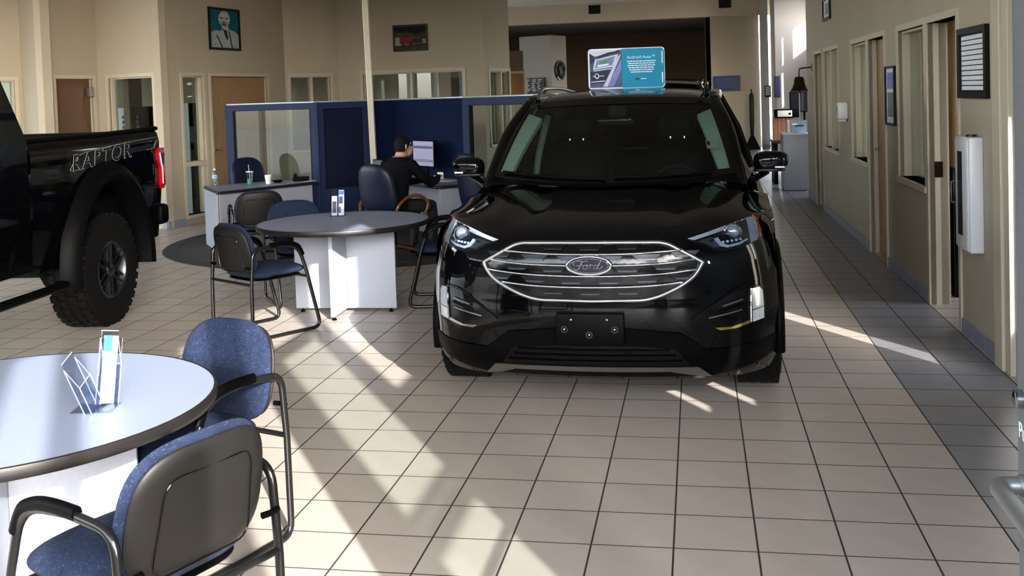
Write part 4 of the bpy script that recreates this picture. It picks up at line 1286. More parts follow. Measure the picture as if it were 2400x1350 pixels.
# ------------------------------------------------------------------ high-backed office chairs
def exec_chair(name, label, loc, rotz, arms=True, top=1.04):
    t = thing(name, label, 'chair', loc, rotz)
    for k in range(5):
        a = 2 * math.pi * k / 5 + .3
        G().tube([(.03 * math.cos(a), .03 * math.sin(a), .11), (.28 * math.cos(a), .28 * math.sin(a), .075)], [.028, .016], 8).build('base_arm', 'wood_arm' if arms else 'plastic_black', t, 50)
        G().lathe([(.01, -.02), (.027, -.018), (.027, .018), (.01, .02)], 14, (.28 * math.cos(a), .28 * math.sin(a), .028), 'x').build('caster', 'plastic_black', t, 50)
    G().lathe([(.028, .09), (.028, .30), (.018, .30), (.018, .40)], 14).build('gas_column', 'plastic_black', t, 50)
    cushion(.255, .245, .055, 3.2, bend=lambda v: Vector((v.x, v.y + .02, .45 + v.z)), n=36).build('seat', 'leather_navy', t, 60)
    hh = (top - .48) / 2
    cushion(.255, hh, .055, 3.0, bend=lambda v: Vector((v.x * (1 - .08 * (v.y / hh)), -.235 - v.z - .10 * (v.y / hh) * .5 - .03 * (1 - (v.x / .25) ** 2), .48 + hh + v.y)), n=40).build('backrest', 'leather_navy', t, 60)
    if arms:
        for sg in (-1, 1):
            x = sg * .285
            path = [(x * .9, -.24, .50), (x, -.20, .60), (x, -.05, .665), (x, .12, .66), (x, .23, .60), (x, .24, .52), (x * .92, .16, .42), (x * .8, .0, .40)]
            G().tube(catmull(path, 6), .019, 8, flat=.7).build('armrest', 'wood_arm', t, 50)
    return t
exec_chair('office_chair', 'navy leather office chair with curved wooden arms under the seated man', (-2.83, 6.90, 0), R_(-26), True, 1.03)
exec_chair('office_chair', 'empty navy leather office chair behind the grey desk with the cups', (-5.06, 8.47, 0), R_(-122), False, 1.02)
exec_chair('office_chair', 'black office chair at the desk end behind the SUV door mirror', (-1.70, 6.72, 0), R_(-45), False, 1.13)
# ------------------------------------------------------------------ round tables
def round_table(label, loc, rot):
    t = thing('round_table', label, 'table', loc, rot, 'round grey meeting tables')
    G().lathe([(.0, .702), (.682, .702), (.682, .738), (.0, .740)], 72, cap=False).build('tabletop', 'laminate_grey', t, 40)
    G().lathe([(.678, .698), (.690, .702), (.694, .720), (.690, .7385), (.682, .7405)], 72, cap=False).build('edge_band', 'laminate_edge', t, 60)
    for a, b in ((0, 1), (1, 0)):
        for s_ in (-1, 1):
            g = G()
            if a == 0:
                g.rbox(min(s_ * .016, s_ * .42), max(s_ * .016, s_ * .42), -.016, .016, .03, .702, .002, 1)
                f = (s_ * .37, 0)
            else:
                g.rbox(-.016, .016, min(s_ * .016, s_ * .36), max(s_ * .016, s_ * .36), .03, .702, .002, 1)
                f = (0, s_ * .32)
            p = g.build('pedestal_panel', 'panel_grey', t)
            G().lathe([(.018, 0), (.018, .012), (.007, .014), (.007, .032)], 12, (f[0], f[1], 0)).build('glide', 'plastic_black', p, 40)
    return t
round_table('grey round meeting table beside the sunlit floor, in the left foreground', (-1.855, -.805, 0), R_(25))
round_table('grey round meeting table between the blue armchairs, left of the SUV', (-2.395, 4.09, 0), R_(2))
# leaflet stands
def leaf_stand(label, loc, rot, big):
    t = thing('leaflet_stand', label, 'leaflet stand', loc, rot, 'clear leaflet stands on the round tables')
    def sheet(name, w, h, tilt, y, x, mat, th=.003, z=.0):
        g = G().rbox(-w / 2, w / 2, -th / 2, th / 2, 0, h, .001, 1)
        o = g.build(name, mat, t)
        o.location = (x, y, z)
        o.rotation_euler = (tilt, 0, 0)
        return o
    G().rbox(-.06, .06, -.045, .045, 0, .003, .001, 1).build('foot', 'acrylic', t)
    for x in (-.028, .03):
        sheet('back_plate', .052, .225, R_(-14), .012, x, 'acrylic', .003, .003)
        lf = sheet('leaflet', .046, .215 if x > 0 else .165, R_(-14), .007, x, 'paper', .004, .004)
        if x > 0:
            G().box(-.022, .022, -.0026, -.0021, .175, .21).build('print_band', 'paper_blue', lf)
            G().box(-.020, .012, -.0026, -.0021, .10, .16).build('print_photo', 'sign_slate', lf)
            G().box(-.020, -.004, -.0026, -.0021, .02, .075).build('print_photo', 'print_navy', lf)
        else:
            G().box(-.018, .018, -.0026, -.0021, .022, .12).build('print_photo', 'print_navy', lf)
        sheet('front_lip', .052, .06, R_(-14), -.006, x, 'acrylic', .003, .003)
    return t
leaf_stand('clear leaflet stand with blue leaflets on the far round table', (-2.555, 4.40, .7415), R_(10), False)
# near stand: two tilted pockets back to back
t = thing('leaflet_stand', 'glaring sunlit acrylic leaflet stand on the near round table', 'leaflet stand', (-1.485, -.83, .7425), R_(12), 'clear leaflet stands on the round tables')
def pocket(x, tilt_y, tilt_x, h, w, name, mat, th=.004, y=0.0, z=.003):
    o = G().rbox(-w / 2, w / 2, -th / 2, th / 2, 0, h, .0012, 1).build(name, mat, t)
    o.location = (x, y, z)
    o.rotation_euler = (tilt_x, tilt_y, 0)
    return o
G().rbox(-.07, .06, -.05, .05, 0, .003, .001, 1).build('foot', 'acrylic', t)
for sgn, x0, y0, hh, ty in ((1, .018, .03, .235, .22), (-1, -.005, -.02, .205, -.42)):
    e_ = link('pocket', None, t, (x0, y0, .003))
    e_.rotation_euler = (R_(-6), ty, R_(55 if sgn > 0 else 80))
    G().rbox(-.032, .032, .006, .009, 0, hh, .001, 1).build('back_plate', 'acrylic', e_)
    G().rbox(-.032, .032, -.016, -.013, 0, hh * .55, .001, 1).build('front_plate', 'acrylic', e_)
    G().rbox(-.035, -.032, -.016, .009, 0, hh * .9, .001, 1).build('side_plate', 'acrylic', e_)
    G().rbox(.032, .035, -.016, .009, 0, hh * .9, .001, 1).build('side_plate', 'acrylic', e_)
    for ex, eh in ((-.0335, .9), (.0335, .9)):  # white tubes draw the bright edge glow of the clear acrylic
        G().tube([(ex, -.016, .002), (ex, -.016, hh * .55), (ex, .009, hh * eh), (ex, .009, .002)], .0014, 5).build('edge_glow', 'acrylic_white', e_)
    G().tube([(-.032, .009, hh), (.032, .009, hh)], .0014, 5).build('edge_glow', 'acrylic_white', e_)
    G().tube([(-.032, -.016, hh * .55), (.032, -.016, hh * .55)], .0014, 5).build('edge_glow', 'acrylic_white', e_)
    if sgn > 0:
        G().rbox(-.026, .026, -.004, .002, .003, hh * .93, .001, 1).build('leaflet', 'paper', e_)
    if sgn > 0:
        G().rbox(-.0265, .004, -.0046, .0026, hh * .72, hh * .935, .0005, 1).build('print_band', 'paper_blue', e_)
# ------------------------------------------------------------------ rug
rug = thing('round_rug', 'dark patterned round carpet under the desks of the blue cubicle', 'rug', (-3.62, 8.45, 0))
G().lathe([(.0, .004), (2.28, .004), (2.28, .0)], 96, (0, 0, 0), cap=False).build('pile', 'rug_dark', rug)
G().lathe([(2.28, .0), (2.28, .006), (2.44, .006), (2.46, .0)], 96, cap=False).build('border', 'rug_edge', rug)
# ------------------------------------------------------------------ blue cubicle screens
part = thing('cubicle_partition', 'blue fabric cubicle partition with glazed panels and grey top caps', 'partition')
def screen(A, B, wins, z1=1.695, th=.05, name='screen_panel', glass='glass', face='partition_blue', fr='partition_frame'):
    A, B = Vector(A), Vector(B)
    L = (B - A).length
    e = link(name, None, part, (A.x, A.y, 0), math.atan2(B.y - A.y, B.x - A.x))
    if wins:
        s0, s1, w0, w1 = wins
        g = G().box(0, s0, -th / 2, th / 2, .02, z1).box(s1, L, -th / 2, th / 2, .02, z1).box(s0, s1, -th / 2, th / 2, .02, w0).box(s0, s1, -th / 2, th / 2, w1, z1)
        g.build('panel_frame', fr, e)
        G().box(s0, s1, -.004, .004, w0, w1).build('pane', glass, e)
        b = G()
        for q in ((s0, s0 + .012, w0, w1), (s1 - .012, s1, w0, w1), (s0, s1, w0, w0 + .012), (s0, s1, w1 - .012, w1)):
            b.box(q[0], q[1], -th / 2 - .004, th / 2 + .004, q[2], q[3])
        b.build('glazing_bead', 'plastic_dark', e)
    else:
        G().rbox(.012, L - .012, -th / 2, th / 2, .03, z1, .006, 1).build('fabric', face, e)
    G().rbox(0, L, -th / 2 - .006, th / 2 + .006, z1, z1 + .02, .006).build('top_cap', 'partition_cap', e, 40)
    G().box(0, L, -th / 2 - .004, th / 2 + .004, .0, .03).build('kick_strip', 'plastic_dark', e)
    return e
KP, P1, PL, S1, S2 = (-3.6, 9.54), (-4.38, 8.76), (-5.8, 9.2), (-2.30, 8.24), (-.85, 6.79)
screen(PL, P1, (.10, 1.41, .58, 1.625))
screen(P1, (-3.85, 9.29), (.09, .64, .58, 1.615), glass='leather_navy')
screen((-3.85, 9.29), KP, None)
screen(KP, S1, None)
screen(S1, S2, (.12, 1.92, .62, 1.615))
for p in (P1, KP, S1, S2, PL, (-3.85, 9.29)):
    G().rbox(p[0] - .03, p[0] + .03, p[1] - .03, p[1] + .03, 0, 1.70, .008).build('post', 'partition_frame', part, 40)
pole = thing('power_pole', 'slim beige cable pole rising from the cubicle to the ceiling', 'pole', (-3.75, 9.18, 0))
pl = G().rbox(-.04, .04, -.03, .03, .0, CEIL, .01).build('shaft', 'cable_beige', pole, 40)
pl.rotation_euler = (0, R_(-1.0), 0)
pl.location = (-.03 + .03, 0, 0)
for o_ in (-.018, .0, .018):
    q = G().rbox(o_ - .003, o_ + .003, -.034, -.03, .0, CEIL - .01, .001, 1).build('groove', 'casing_paint', pole)
    q.rotation_euler = pl.rotation_euler
# ------------------------------------------------------------------ desks
def desk(label, poly, z, panels, name='office_desk'):
    t = thing(name, label, 'desk', (poly[0][0], poly[0][1], 0))
    o = Vector(poly[0])
    pp = [(p[0] - o.x, p[1] - o.y) for p in poly]
    rp = [(p.x, p.y) for p in fillet([(a, b, 0) for a, b in pp], .05, 4, True)]
    G().prism(rp, z - .030, z, 'xy').build('desktop', 'laminate_grey', t, 30)
    rim = fillet([(a, b, z - .015) for a, b in pp], .05, 4, True)
    G().tube(rim, .0165, 8, True).build('edge_band', 'laminate_edge', t, 60)
    for A, B in panels:
        A, B = Vector(A) - o, Vector(B) - o
        g = G().rbox(0, (B - A).length, -.012, .012, .01, z - .03, .002, 1)
        q = g.build('side_panel', 'panel_grey', t)
        q.location = (A.x, A.y, 0)
        q.rotation_euler = (0, 0, math.atan2(B.y - A.y, B.x - A.x))
    return t
desk('grey desk with cups and water bottle in the left blue cubicle', [(-4.94, 7.06), (-4.21, 8.31), (-4.72, 8.62), (-5.53, 7.90)], .72,
     [((-5.0, 7.16), (-5.5, 7.86)), ((-4.98, 7.17), (-4.30, 8.30)), ((-4.30, 8.30), (-4.70, 8.56))])
desk('grey corner desk with papers where the man sits, beside the SUV mirror', [(-3.86, 8.82), (-2.43, 7.31), (-1.96, 7.79), (-3.44, 9.28)], .72,
     [((-2.43, 7.40), (-2.03, 7.79)), ((-3.80, 8.86), (-3.46, 9.20)), ((-3.35, 9.17), (-2.06, 7.85))])
# things on the left desk
t = thing('water_bottle', 'small clear water bottle on the left corner of the grey desk', 'bottle', (-5.40, 7.93, .721))
G().lathe([(.03, 0), (.032, .01), (.031, .07), (.033, .08), (.033, .13), (.028, .16), (.014, .185), (.013, .19)], 18).build('bottle_body', 'acrylic', t, 50)
G().lathe([(.0335, .082), (.0335, .130)], 18, cap=False).build('label_band', 'water_blue', t)
G().lathe([(.0145, .188), (.0145, .205), (.0, .206)], 14, cap=False).build('cap', 'white_plastic', t)
t = thing('iced_drink_cup', 'clear plastic cup with green drink and straw on the grey desk', 'cup', (-5.03, 8.12, .721))
G().lathe([(.030, 0), (.034, .06)], 18).build('drink', 'drink_green', t, 50)
G().lathe([(.031, 0), (.045, .145)], 18, cap=False).build('cup_wall', 'acrylic', t, 50)
G().lathe([(.047, .143), (.047, .152), (.03, .156), (.0, .157)], 18, cap=False).build('lid', 'white_plastic', t, 50)
G().tube([(0, 0, .06), (-.012, 0, .235)], .004, 6).build('straw', 'white_plastic', t)
t = thing('foam_cup', 'white foam cup without lid on the grey desk', 'cup', (-4.75, 8.03, .721))
G().lathe([(.028, 0), (.042, .105), (.044, .11), (.040, .108), (.027, .006)], 20, cap=True).build('cup_wall', 'foam', t, 50)
t = thing('desk_dish', 'small black dish on the grey desk right of the foam cup', 'dish', (-4.72, 8.24, .721))
G().lathe([(.04, 0), (.07, .022), (.066, .026), (.035, .010)], 20).build('bowl', 'plastic_black', t, 50)
G().rbox(-.03, .03, -.012, .012, .02, .036, .006).build('contents', 'gloss_black', t, 40)
t = thing('desk_telephone', 'black desk telephone at the screen end of the grey desk', 'telephone', (-4.50, 8.47, .721), R_(20))
G().rbox(-.10, .10, -.09, .09, 0, .05, .012).build('base', 'plastic_black', t, 40)
G().tube([(-.07, -.08, .07), (-.075, 0, .075), (-.07, .08, .07)], .022, 8).build('handset', 'plastic_black', t, 50)
t = thing('paper_sheet', 'white paper slip lying on the grey desk by the screen post', 'paper', (-4.33, 8.36, .7215), R_(55))
G().rbox(-.07, .07, -.035, .035, 0, .002, .0005, 1).build('sheet', 'paper', t)
# things on the right desk
t = thing('paper_stack', 'white papers spread on the desk by the seated man', 'paper', (-2.58, 7.98, .7215), R_(-40))
for k, (dx, dy, a) in enumerate(((0, 0, 0), (.05, .03, .35), (-.06, .02, -.25))):
    q = G().rbox(-.14, .14, -.105, .105, 0, .0015, .0004, 1).build('sheet', 'paper', t)
    q.location = (dx, dy, .002 * k)
    q.rotation_euler = (0, 0, a)
t = thing('computer_monitor', 'monitor with pale document on screen, in front of the seated man', 'monitor', (-2.90, 8.45, .721), R_(-45))
G().rbox(-.12, .12, -.02, .14, 0, .012, .005).build('stand_base', 'plastic_black', t, 40)
G().rbox(-.025, .025, .05, .07, .01, .25, .006).build('stand_neck', 'plastic_black', t, 40)
G().rbox(-.255, .255, .01, .045, .14, .47, .006).build('bezel', 'plastic_black', t, 40)
sc_ = G().box(-.243, .243, .004, .0095, .155, .458).build('screen', 'screen_pale', t)
for z_, h_ in ((.392, .008), (.372, .014), (.228, .006), (.208, .008)):
    G().box(-.23, .235, .002, .0038, z_, z_ + h_).build('screen_line', 'print_navy', sc_)
t = thing('photo_screen', 'small tilted screen with blue picture against the navy cubicle panel', 'screen', (-3.62, 8.95, .72), R_(-10))
G().rbox(-.09, .09, -.01, .01, .01, .22, .005).build('bezel', 'plastic_black', t, 40)
G().box(-.08, .08, -.013, -.0102, .03, .205).build('picture', 'screen_blue', t)
G().box(-.02, .05, -.0145, -.0132, .03, .13).build('picture_figure', 'print_navy', t)
G().rbox(-.05, .05, .0, .06, 0, .01, .003).build('stand_base', 'plastic_black', t)
# ------------------------------------------------------------------ seated man
def make_person():
    t = thing('person', 'dark-haired person in navy sweater, seated at the desk, back turned, holding a card', 'person', (-2.83, 6.97, 0), R_(-26))
    g = G()
    def limb(pts, rs, n=14, flat=1.0):
        P = [Vector(p) for p in pts]
        m = 5
        Q = catmull(P, m)
        rr = []
        for i in range(len(P) - 1):
            for k in range(m):
                rr.append(rs[i] + (rs[i + 1] - rs[i]) * k / m)
        rr.append(rs[-1])
        # rounded ends
        d0 = (Q[0] - Q[1]).normalized()
        d1 = (Q[-1] - Q[-2]).normalized()
        Q = [Q[0] + d0 * rr[0] * .8, Q[0] + d0 * rr[0] * .5] + Q + [Q[-1] + d1 * rr[-1] * .5, Q[-1] + d1 * rr[-1] * .8]
        rr = [rr[0] * .45, rr[0] * .85] + rr + [rr[-1] * .85, rr[-1] * .45]
        g.tube(Q, rr, n, flat=flat)
    def ball(c, rx, ry, rz, n=20):
        prof = []
        vs, fs = [], []
        for i in range(n + 1):
            a = math.pi * i / n
            for k in range(n):
                b = 2 * math.pi * k / n
                vs.append((c[0] + rx * math.sin(a) * math.cos(b), c[1] + ry * math.sin(a) * math.sin(b), c[2] + rz * math.cos(a)))
        for i in range(n):
            for k in range(n):
                fs.append((i * n + k, i * n + (k + 1) % n, (i + 1) * n + (k + 1) % n, (i + 1) * n + k))
        g.add(vs, fs)
    # torso
    rings = []
    for z, y, rx, ry in ((.46, -.02, .17, .14), (.54, -.03, .185, .145), (.64, -.02, .175, .135), (.76, .01, .175, .125), (.88, .05, .19, .125), (.98, .075, .195, .115), (1.04, .085, .16, .09), (1.08, .095, .075, .065)):
        rings.append([(rx * math.copysign(abs(math.cos(2 * math.pi * k / 24)) ** .85, math.cos(2 * math.pi * k / 24)), y + ry * math.sin(2 * math.pi * k / 24), z) for k in range(24)])
    g.loft(rings, True, True)
    limb([(0, .085, 1.02), (0, .115, 1.10)], [.06, .056])
    hd = Vector((0.01, .15, 1.185))
    ball(hd, .076, .094, .112)
    ball(hd + Vector((.022, .055, -.055)), .05, .052, .055)
    # face parts: turned to the right
    fd = Vector((.42, .9, 0)).normalized()
    rt = Vector((.9, -.42, 0))
    limb([hd + fd * .085 + Vector((0, 0, .02)), hd + fd * .105 + Vector((0, 0, -.018))], [.010, .015], 8)
    limb([hd + fd * .082 - rt * .02 + Vector((0, 0, -.055)), hd + fd * .082 + rt * .02 + Vector((0, 0, -.055))], [.010, .010], 8)
    limb([hd + fd * .078 - rt * .035 + Vector((0, 0, .035)), hd + fd * .078 + rt * .035 + Vector((0, 0, .035))], [.011, .011], 8)
    for s_ in (-1, 1):
        ec = hd + rt * (s_ * .078)
        limb([ec + Vector((0, 0, .025)), ec + rt * (s_ * .008) + Vector((0, 0, .0)), ec + Vector((0, 0, -.028))], [.012, .014, .010], 8)
    # legs under the desk
    for s_ in (-1, 1):
        limb([(s_ * .09, .0, .50), (s_ * .13, .22, .53), (s_ * .14, .44, .51)], [.092, .082, .066])
        limb([(s_ * .14, .44, .50), (s_ * .14, .47, .30), (s_ * .14, .45, .10)], [.064, .056, .042])
        limb([(s_ * .14, .43, .055), (s_ * .145, .52, .045), (s_ * .15, .63, .035)], [.042, .042, .032])
    # arms: right one stretched to the desk with the card, left one resting bent
    limb([(.185, .085, .985), (.27, .16, .86), (.29, .27, .775)], [.068, .055, .048])
    limb([(.29, .27, .775), (.20, .47, .79), (.10, .62, .815)], [.046, .041, .030])
    limb([(-.185, .085, .985), (-.26, .18, .86), (-.26, .30, .775)], [.068, .055, .048])
    limb([(-.26, .30, .775), (-.16, .46, .772), (-.06, .58, .775)], [.046, .041, .030])
    def hand(w, d, up, s_):
        d = Vector(d).normalized()
        up = Vector(up).normalized()
        sd = d.cross(up).normalized() * s_
        w = Vector(w)
        limb([w, w + d * .05 + sd * .012, w + d * .085 + sd * .006], [.026, .030, .027], 10, flat=.6)
        limb([w + d * .05 - sd * .0, w + d * .088 - sd * .01], [.026, .024], 10, flat=.6)
        base = w + d * .088
        for j, (o, ln) in enumerate(((-.030, .062), (-.010, .074), (.010, .070), (.029, .055))):
            b = base + sd * o
            limb([b, b + d * ln * .45 - up * .010, b + d * ln * .75 - up * .032, b + d * ln * .72 - up * .050], [.0100, .0095, .0085, .0075], 8)
        tb = w + d * .03 - sd * .028
        limb([tb, tb + d * .035 - sd * .022, tb + d * .068 - sd * .020 - up * .012], [.013, .011, .009], 8)
        return [w + d * .08]
    hand((.09, .635, .818), (-.55, .83, .02), (0, 0, 1), 1)
    hand((-.05, .59, .776), (.5, .85, 0), (0, 0, 1), -1)
    me = g.mesh('body')
    o = bpy.data.objects.new('body', me)
    COL.objects.link(o)
    rm = o.modifiers.new('r', 'REMESH')
    rm.mode = 'VOXEL'
    rm.voxel_size = .0065
    sm = o.modifiers.new('s', 'SMOOTH')
    sm.iterations = 3
    sm.factor = .5
    dg = bpy.context.evaluated_depsgraph_get()
    m2 = bpy.data.meshes.new_from_object(o.evaluated_get(dg))
    bpy.data.objects.remove(o)
    m2.materials.clear()
    for n_ in ('cloth_navy', 'skin', 'trousers'):
        m2.materials.append(MATS[n_])
    hr, hl_ = Vector((.04, .71, .80)), Vector((0, .66, .77))
    for p in m2.polygons:
        c = p.center
        p.use_smooth = True
        if c.z > 1.075 and (c - hd).length < .19:
            p.material_index = 1
        elif (c - hr).length < .105 or (c - hl_).length < .10:
            p.material_index = 1
        elif c.z < .60 and c.y > .02 or c.z < .5:
            p.material_index = 2
    link('body', m2, t)
    # hair as a thick cap
    g2 = G()
    n = 24
    rings = []
    for i in range(9):
        a = math.pi * .68 * i / 8
        rr = []
        for k in range(n):
            b = 2 * math.pi * k / n
            front = max(0, math.cos(b - math.atan2(fd.y, fd.x)))
            aa = a * (1 - .50 * front)
            rr.append((hd.x + .086 * math.sin(aa) * math.cos(b), hd.y - .004 + .104 * math.sin(aa) * math.sin(b), hd.z + .008 + .118 * math.cos(aa)))
        rings.append(rr)
    g2.loft(rings, True, True)
    g2.build('hair', 'hair_dark', t, 60)
    for s_ in (-1, 1):
        ec = hd + fd * .083 + rt * (s_ * .030) + Vector((0, 0, .012))
        G().lathe([(.001, -.009), (.008, -.004), (.009, 0), (.008, .004), (.001, .009)], 10, tuple(ec)).build('eye', 'gloss_black', t, 50)
    return t
make_person()
cd_ = thing('held_card', 'small white card held in the seated person\'s hand', 'card', (-2.475, 7.625, .81), R_(-26))
g = G().rbox(-.045, .045, -.002, .002, -.03, .045, .001, 1)
g.build('card', 'paper', cd_)
# ------------------------------------------------------------------ sign standing on the SUV roof
def car_pt(x, y, z):
    a = -0.0162
    return (-0.119 + x * math.cos(a) - y * math.sin(a), 1.3459 + x * math.sin(a) + y * math.cos(a), z)
sg_ = thing('roof_sign', 'teal and white promotional sign standing on the black SUV roof', 'sign', car_pt(-.033, 3.0, 1.732), -0.0162 + R_(2))
W, H = .30, .318
outl = [(p.x, p.z) for p in fillet([(-W, 0, 0.0), (W, 0, 0.0), (W, 0, H), (-W, 0, H)], .03, 4, True)]
G().prism(outl, -.012, .03, 'xz').build('sign_body', 'acrylic_white', sg_, 30)
G().prism([(-W + .012, .012), (-.033, .012), (-.033, H - .012), (-W + .012, H - .012)], -.0135, -.012, 'xz').build('photo_ground', 'sign_slate', sg_)
G().prism([(-.033, .006), (W - .022, .006), (W - .004, .03), (W - .004, H - .03), (W - .022, H - .006), (-.033, H - .006)], -.0140, -.012, 'xz').build('teal_field', 'sign_teal', sg_)
for z0_, z1_ in ((.035, .12), (.19, .285)):
    G().rbox(W - .024, W - .014, -.018, -.013, z0_, z1_, .004).build('clip', 'acrylic_white', sg_, 40)
ph = link('photo_print', None, sg_)
def flat(poly, mat, d, nm='print_shape', par=None):
    return G().prism(poly, -.0135 - d, -.0134, 'xz').build(nm, mat, par or ph)
flat([(-.288, H - .012), (-.06, H - .012), (-.18, .262), (-.25, .26), (-.288, .285)], 'sign_pale', .0006)
flat([(-.288, .285), (-.25, .26), (-.245, .22), (-.288, .20)], 'sign_dark', .0008)
flat([(-.23, .258), (-.14, .288), (-.05, .30), (-.05, .285), (-.15, .262), (-.23, .235)], 'sign_dark', .0008)
flat([(-.245, .235), (-.06, .272), (-.095, .175), (-.262, .155)], 'sign_pale', .0010)
flat([(-.232, .228), (-.085, .258), (-.108, .188), (-.246, .165)], 'sign_violet', .0013)
flat([(-.205, .220), (-.130, .235), (-.150, .205), (-.214, .196)], 'sign_green', .0016)
flat([(-.222, .190), (-.135, .202), (-.140, .188), (-.228, .174)], 'sign_white', .0016)
flat([(-.255, .15), (-.115, .165), (-.118, .158), (-.256, .142)], 'sign_pale', .0010)
flat([(-.285, .138), (-.12, .150), (-.155, .05), (-.278, .045)], 'sign_dark', .0009)
flat([(-.262, .106), (-.175, .108), (-.175, .102), (-.262, .099)], 'sign_pale', .0012)
flat([(-.232 + .018 * math.cos(k), .104 + .022 * math.sin(k)) for k in [2 * math.pi * i / 16 for i in range(16)]], 'sign_pale', .0013)
flat([(-.232 + .011 * math.cos(k), .106 + .014 * math.sin(k)) for k in [2 * math.pi * i / 16 for i in range(16)]], 'sign_dark', .0016)
flat([(-.278, .062), (-.17, .068), (-.17, .060), (-.278, .055)], 'sign_pale', .0012)
flat([(-.038, .27), (-.062, .255), (-.185, .02), (-.150, .02)], 'sign_pale', .0012)
flat([(-.038, .235), (-.152, .02), (-.100, .02), (-.038, .15)], 'sign_violet', .0010)
tx = link('sign_text', None, sg_)
text('lettering', 'Android Auto\u2122', .0335, 'sign_white', tx, Matrix.Translation((.118, -.0155, .243)) @ FACE_NEG_Y, .0006)
random.seed(3)
for i, (wd_, z_) in enumerate(((.225, .212), (.205, .195), (.215, .178), (.200, .161), (.190, .144), (.165, .127))):
    x_ = .118 - wd_ / 2
    g = G()
    while x_ < .118 + wd_ / 2 - .01:
        l_ = random.uniform(.012, .03)
        g.box(x_, min(x_ + l_, .118 + wd_ / 2), -.0150, -.0140, z_ - .004, z_ + .004)
        x_ += l_ + .004
    g.build('text_line', 'sign_white', tx)
G().prism([(.085 + .018 * math.cos(k), .072 + .009 * math.sin(k)) for k in [2 * math.pi * i / 20 for i in range(20)]], -.0155, -.0140, 'xz').build('oval_mark', 'emblem_blue', tx)
G().box(.112, .155, -.0152, -.0140, .070, .076).build('text_line', 'sign_white', tx)
G().rbox(-W + .02, W - .03, -.02, .05, -.004, .004, .002).build('sign_foot', 'acrylic', sg_)
# ------------------------------------------------------------------ pictures on the left wall
def on_wall(o, ang, s, z, name, label, cat, group=None, off=0.0):
    d = Vector((math.cos(ang), math.sin(ang)))
    n = Vector((-d.y, d.x))
    p = Vector((o.x, o.y)) + d * s + n * off
    return thing(name, label, cat, (p.x, p.y, z), ang, group)
# local: x runs right-to-left as seen, so mirror x for drawings
def frame_rect(t, hw, hh, bw, mat='frame_dark', d=.025):
    g = G().box(-hw, hw, 0, d, -hh, -hh + bw).box(-hw, hw, 0, d, hh - bw, hh).box(-hw, -hw + bw, 0, d, -hh + bw, hh - bw).box(hw - bw, hw, 0, d, -hh + bw, hh - bw)
    return g.build('frame', mat, t)
def draw(t, poly, mat, lvl, nm='print_shape'):
    return G().prism([(-a, b) for a, b in poly], .006, .006 + .0012 * lvl, 'xz').build(nm, mat, t)
pt = on_wall(o4, a4, 1.715, 2.86, 'framed_portrait', 'framed teal portrait of a man in a pale suit, above the wood door', 'picture')
frame_rect(pt, .405, .32, .035)
pr_ = link('print', None, pt)
hw, hh = .37, .285
draw(pr_, [(-hw, -hh), (hw, -hh), (hw, hh), (-hw, hh)], 'art_teal', 1, 'print_ground')
draw(pr_, [(-hw, -hh), (-hw, -.06), (-.23, -.02), (-.10, -.03), (-.06, .06), (.09, .07), (.12, -.0), (.26, -.02), (hw, -.07), (hw, -hh)], 'art_grey', 2)
draw(pr_, [(.0 + .15 * math.cos(k), .155 + .115 * math.sin(k)) for k in [2 * math.pi * i / 28 for i in range(28)]], 'art_skin', 3)
draw(pr_, [(-.10, .12), (.12, .12), (.09, .02), (.0, -.01), (-.07, .02)], 'art_skin', 3)
draw(pr_, [(-.03, -.01), (.05, -.01), (.09, -.13), (.055, -.17), (.01, -.10)], 'art_dark', 3)
for pl_ in ([(-.11, .165), (-.03, .155), (-.03, .168), (-.11, .182)], [(.03, .155), (.11, .165), (.11, .18), (.03, .168)], [(-.05, .072), (.04, .062), (.04, .070), (-.05, .080)], [(-.22, -.10), (-.20, -.09), (-.06, -.28), (-.09, -.28)], [(.10, -.02), (.125, -.02), (.20, -.28), (.17, -.28)], [(-.10, .02), (.0, -.04), (.0, -.025), (-.09, .035)]):
    draw(pr_, pl_, 'art_dark', 4)
draw(pr_, [(-.13, .21), (-.05, .275), (.08, .275), (.14, .20), (.10, .235), (-.06, .24)], 'art_grey', 4)
pc = on_wall(o6, a6, 1.30, 2.74, 'framed_car_photo', 'small framed photo of a red car on a road, on the far left wall', 'picture')
frame_rect(pc, .315, .225, .03)
pr_ = link('print', None, pc)
draw(pr_, [(-.285, -.195), (.285, -.195), (.285, .195), (-.285, .195)], 'art_trees', 1, 'print_ground')
draw(pr_, [(-.285, -.0), (-.285, .09), (-.1, .11), (.1, .06), (.285, .10), (.285, -.0)], 'art_green', 2)
draw(pr_, [(-.285, -.13), (.285, -.10), (.285, -.02), (.12, -.02), (-.285, .02)], 'art_road', 3)
draw(pr_, [(-.285, -.195), (.285, -.195), (.285, -.12), (-.285, -.14)], 'art_green', 3)
draw(pr_, [(-.20, -.08), (-.20, .0), (-.17, .055), (-.02, .06), (.06, .02), (.19, .01), (.22, -.03), (.22, -.10), (-.17, -.11)], 'art_red', 4)
draw(pr_, [(.0, -.10), (.22, -.09), (.22, -.02), (.05, -.0)], 'art_dark', 5)
draw(pr_, [(-.16, .045), (-.03, .05), (.02, .02), (-.16, .01)], 'art_dark', 5)
for cx_ in (-.14, .01):
    draw(pr_, [(cx_ + .028 * math.cos(k), -.095 + .035 * math.sin(k)) for k in [2 * math.pi * i / 14 for i in range(14)]], 'art_dark', 6)
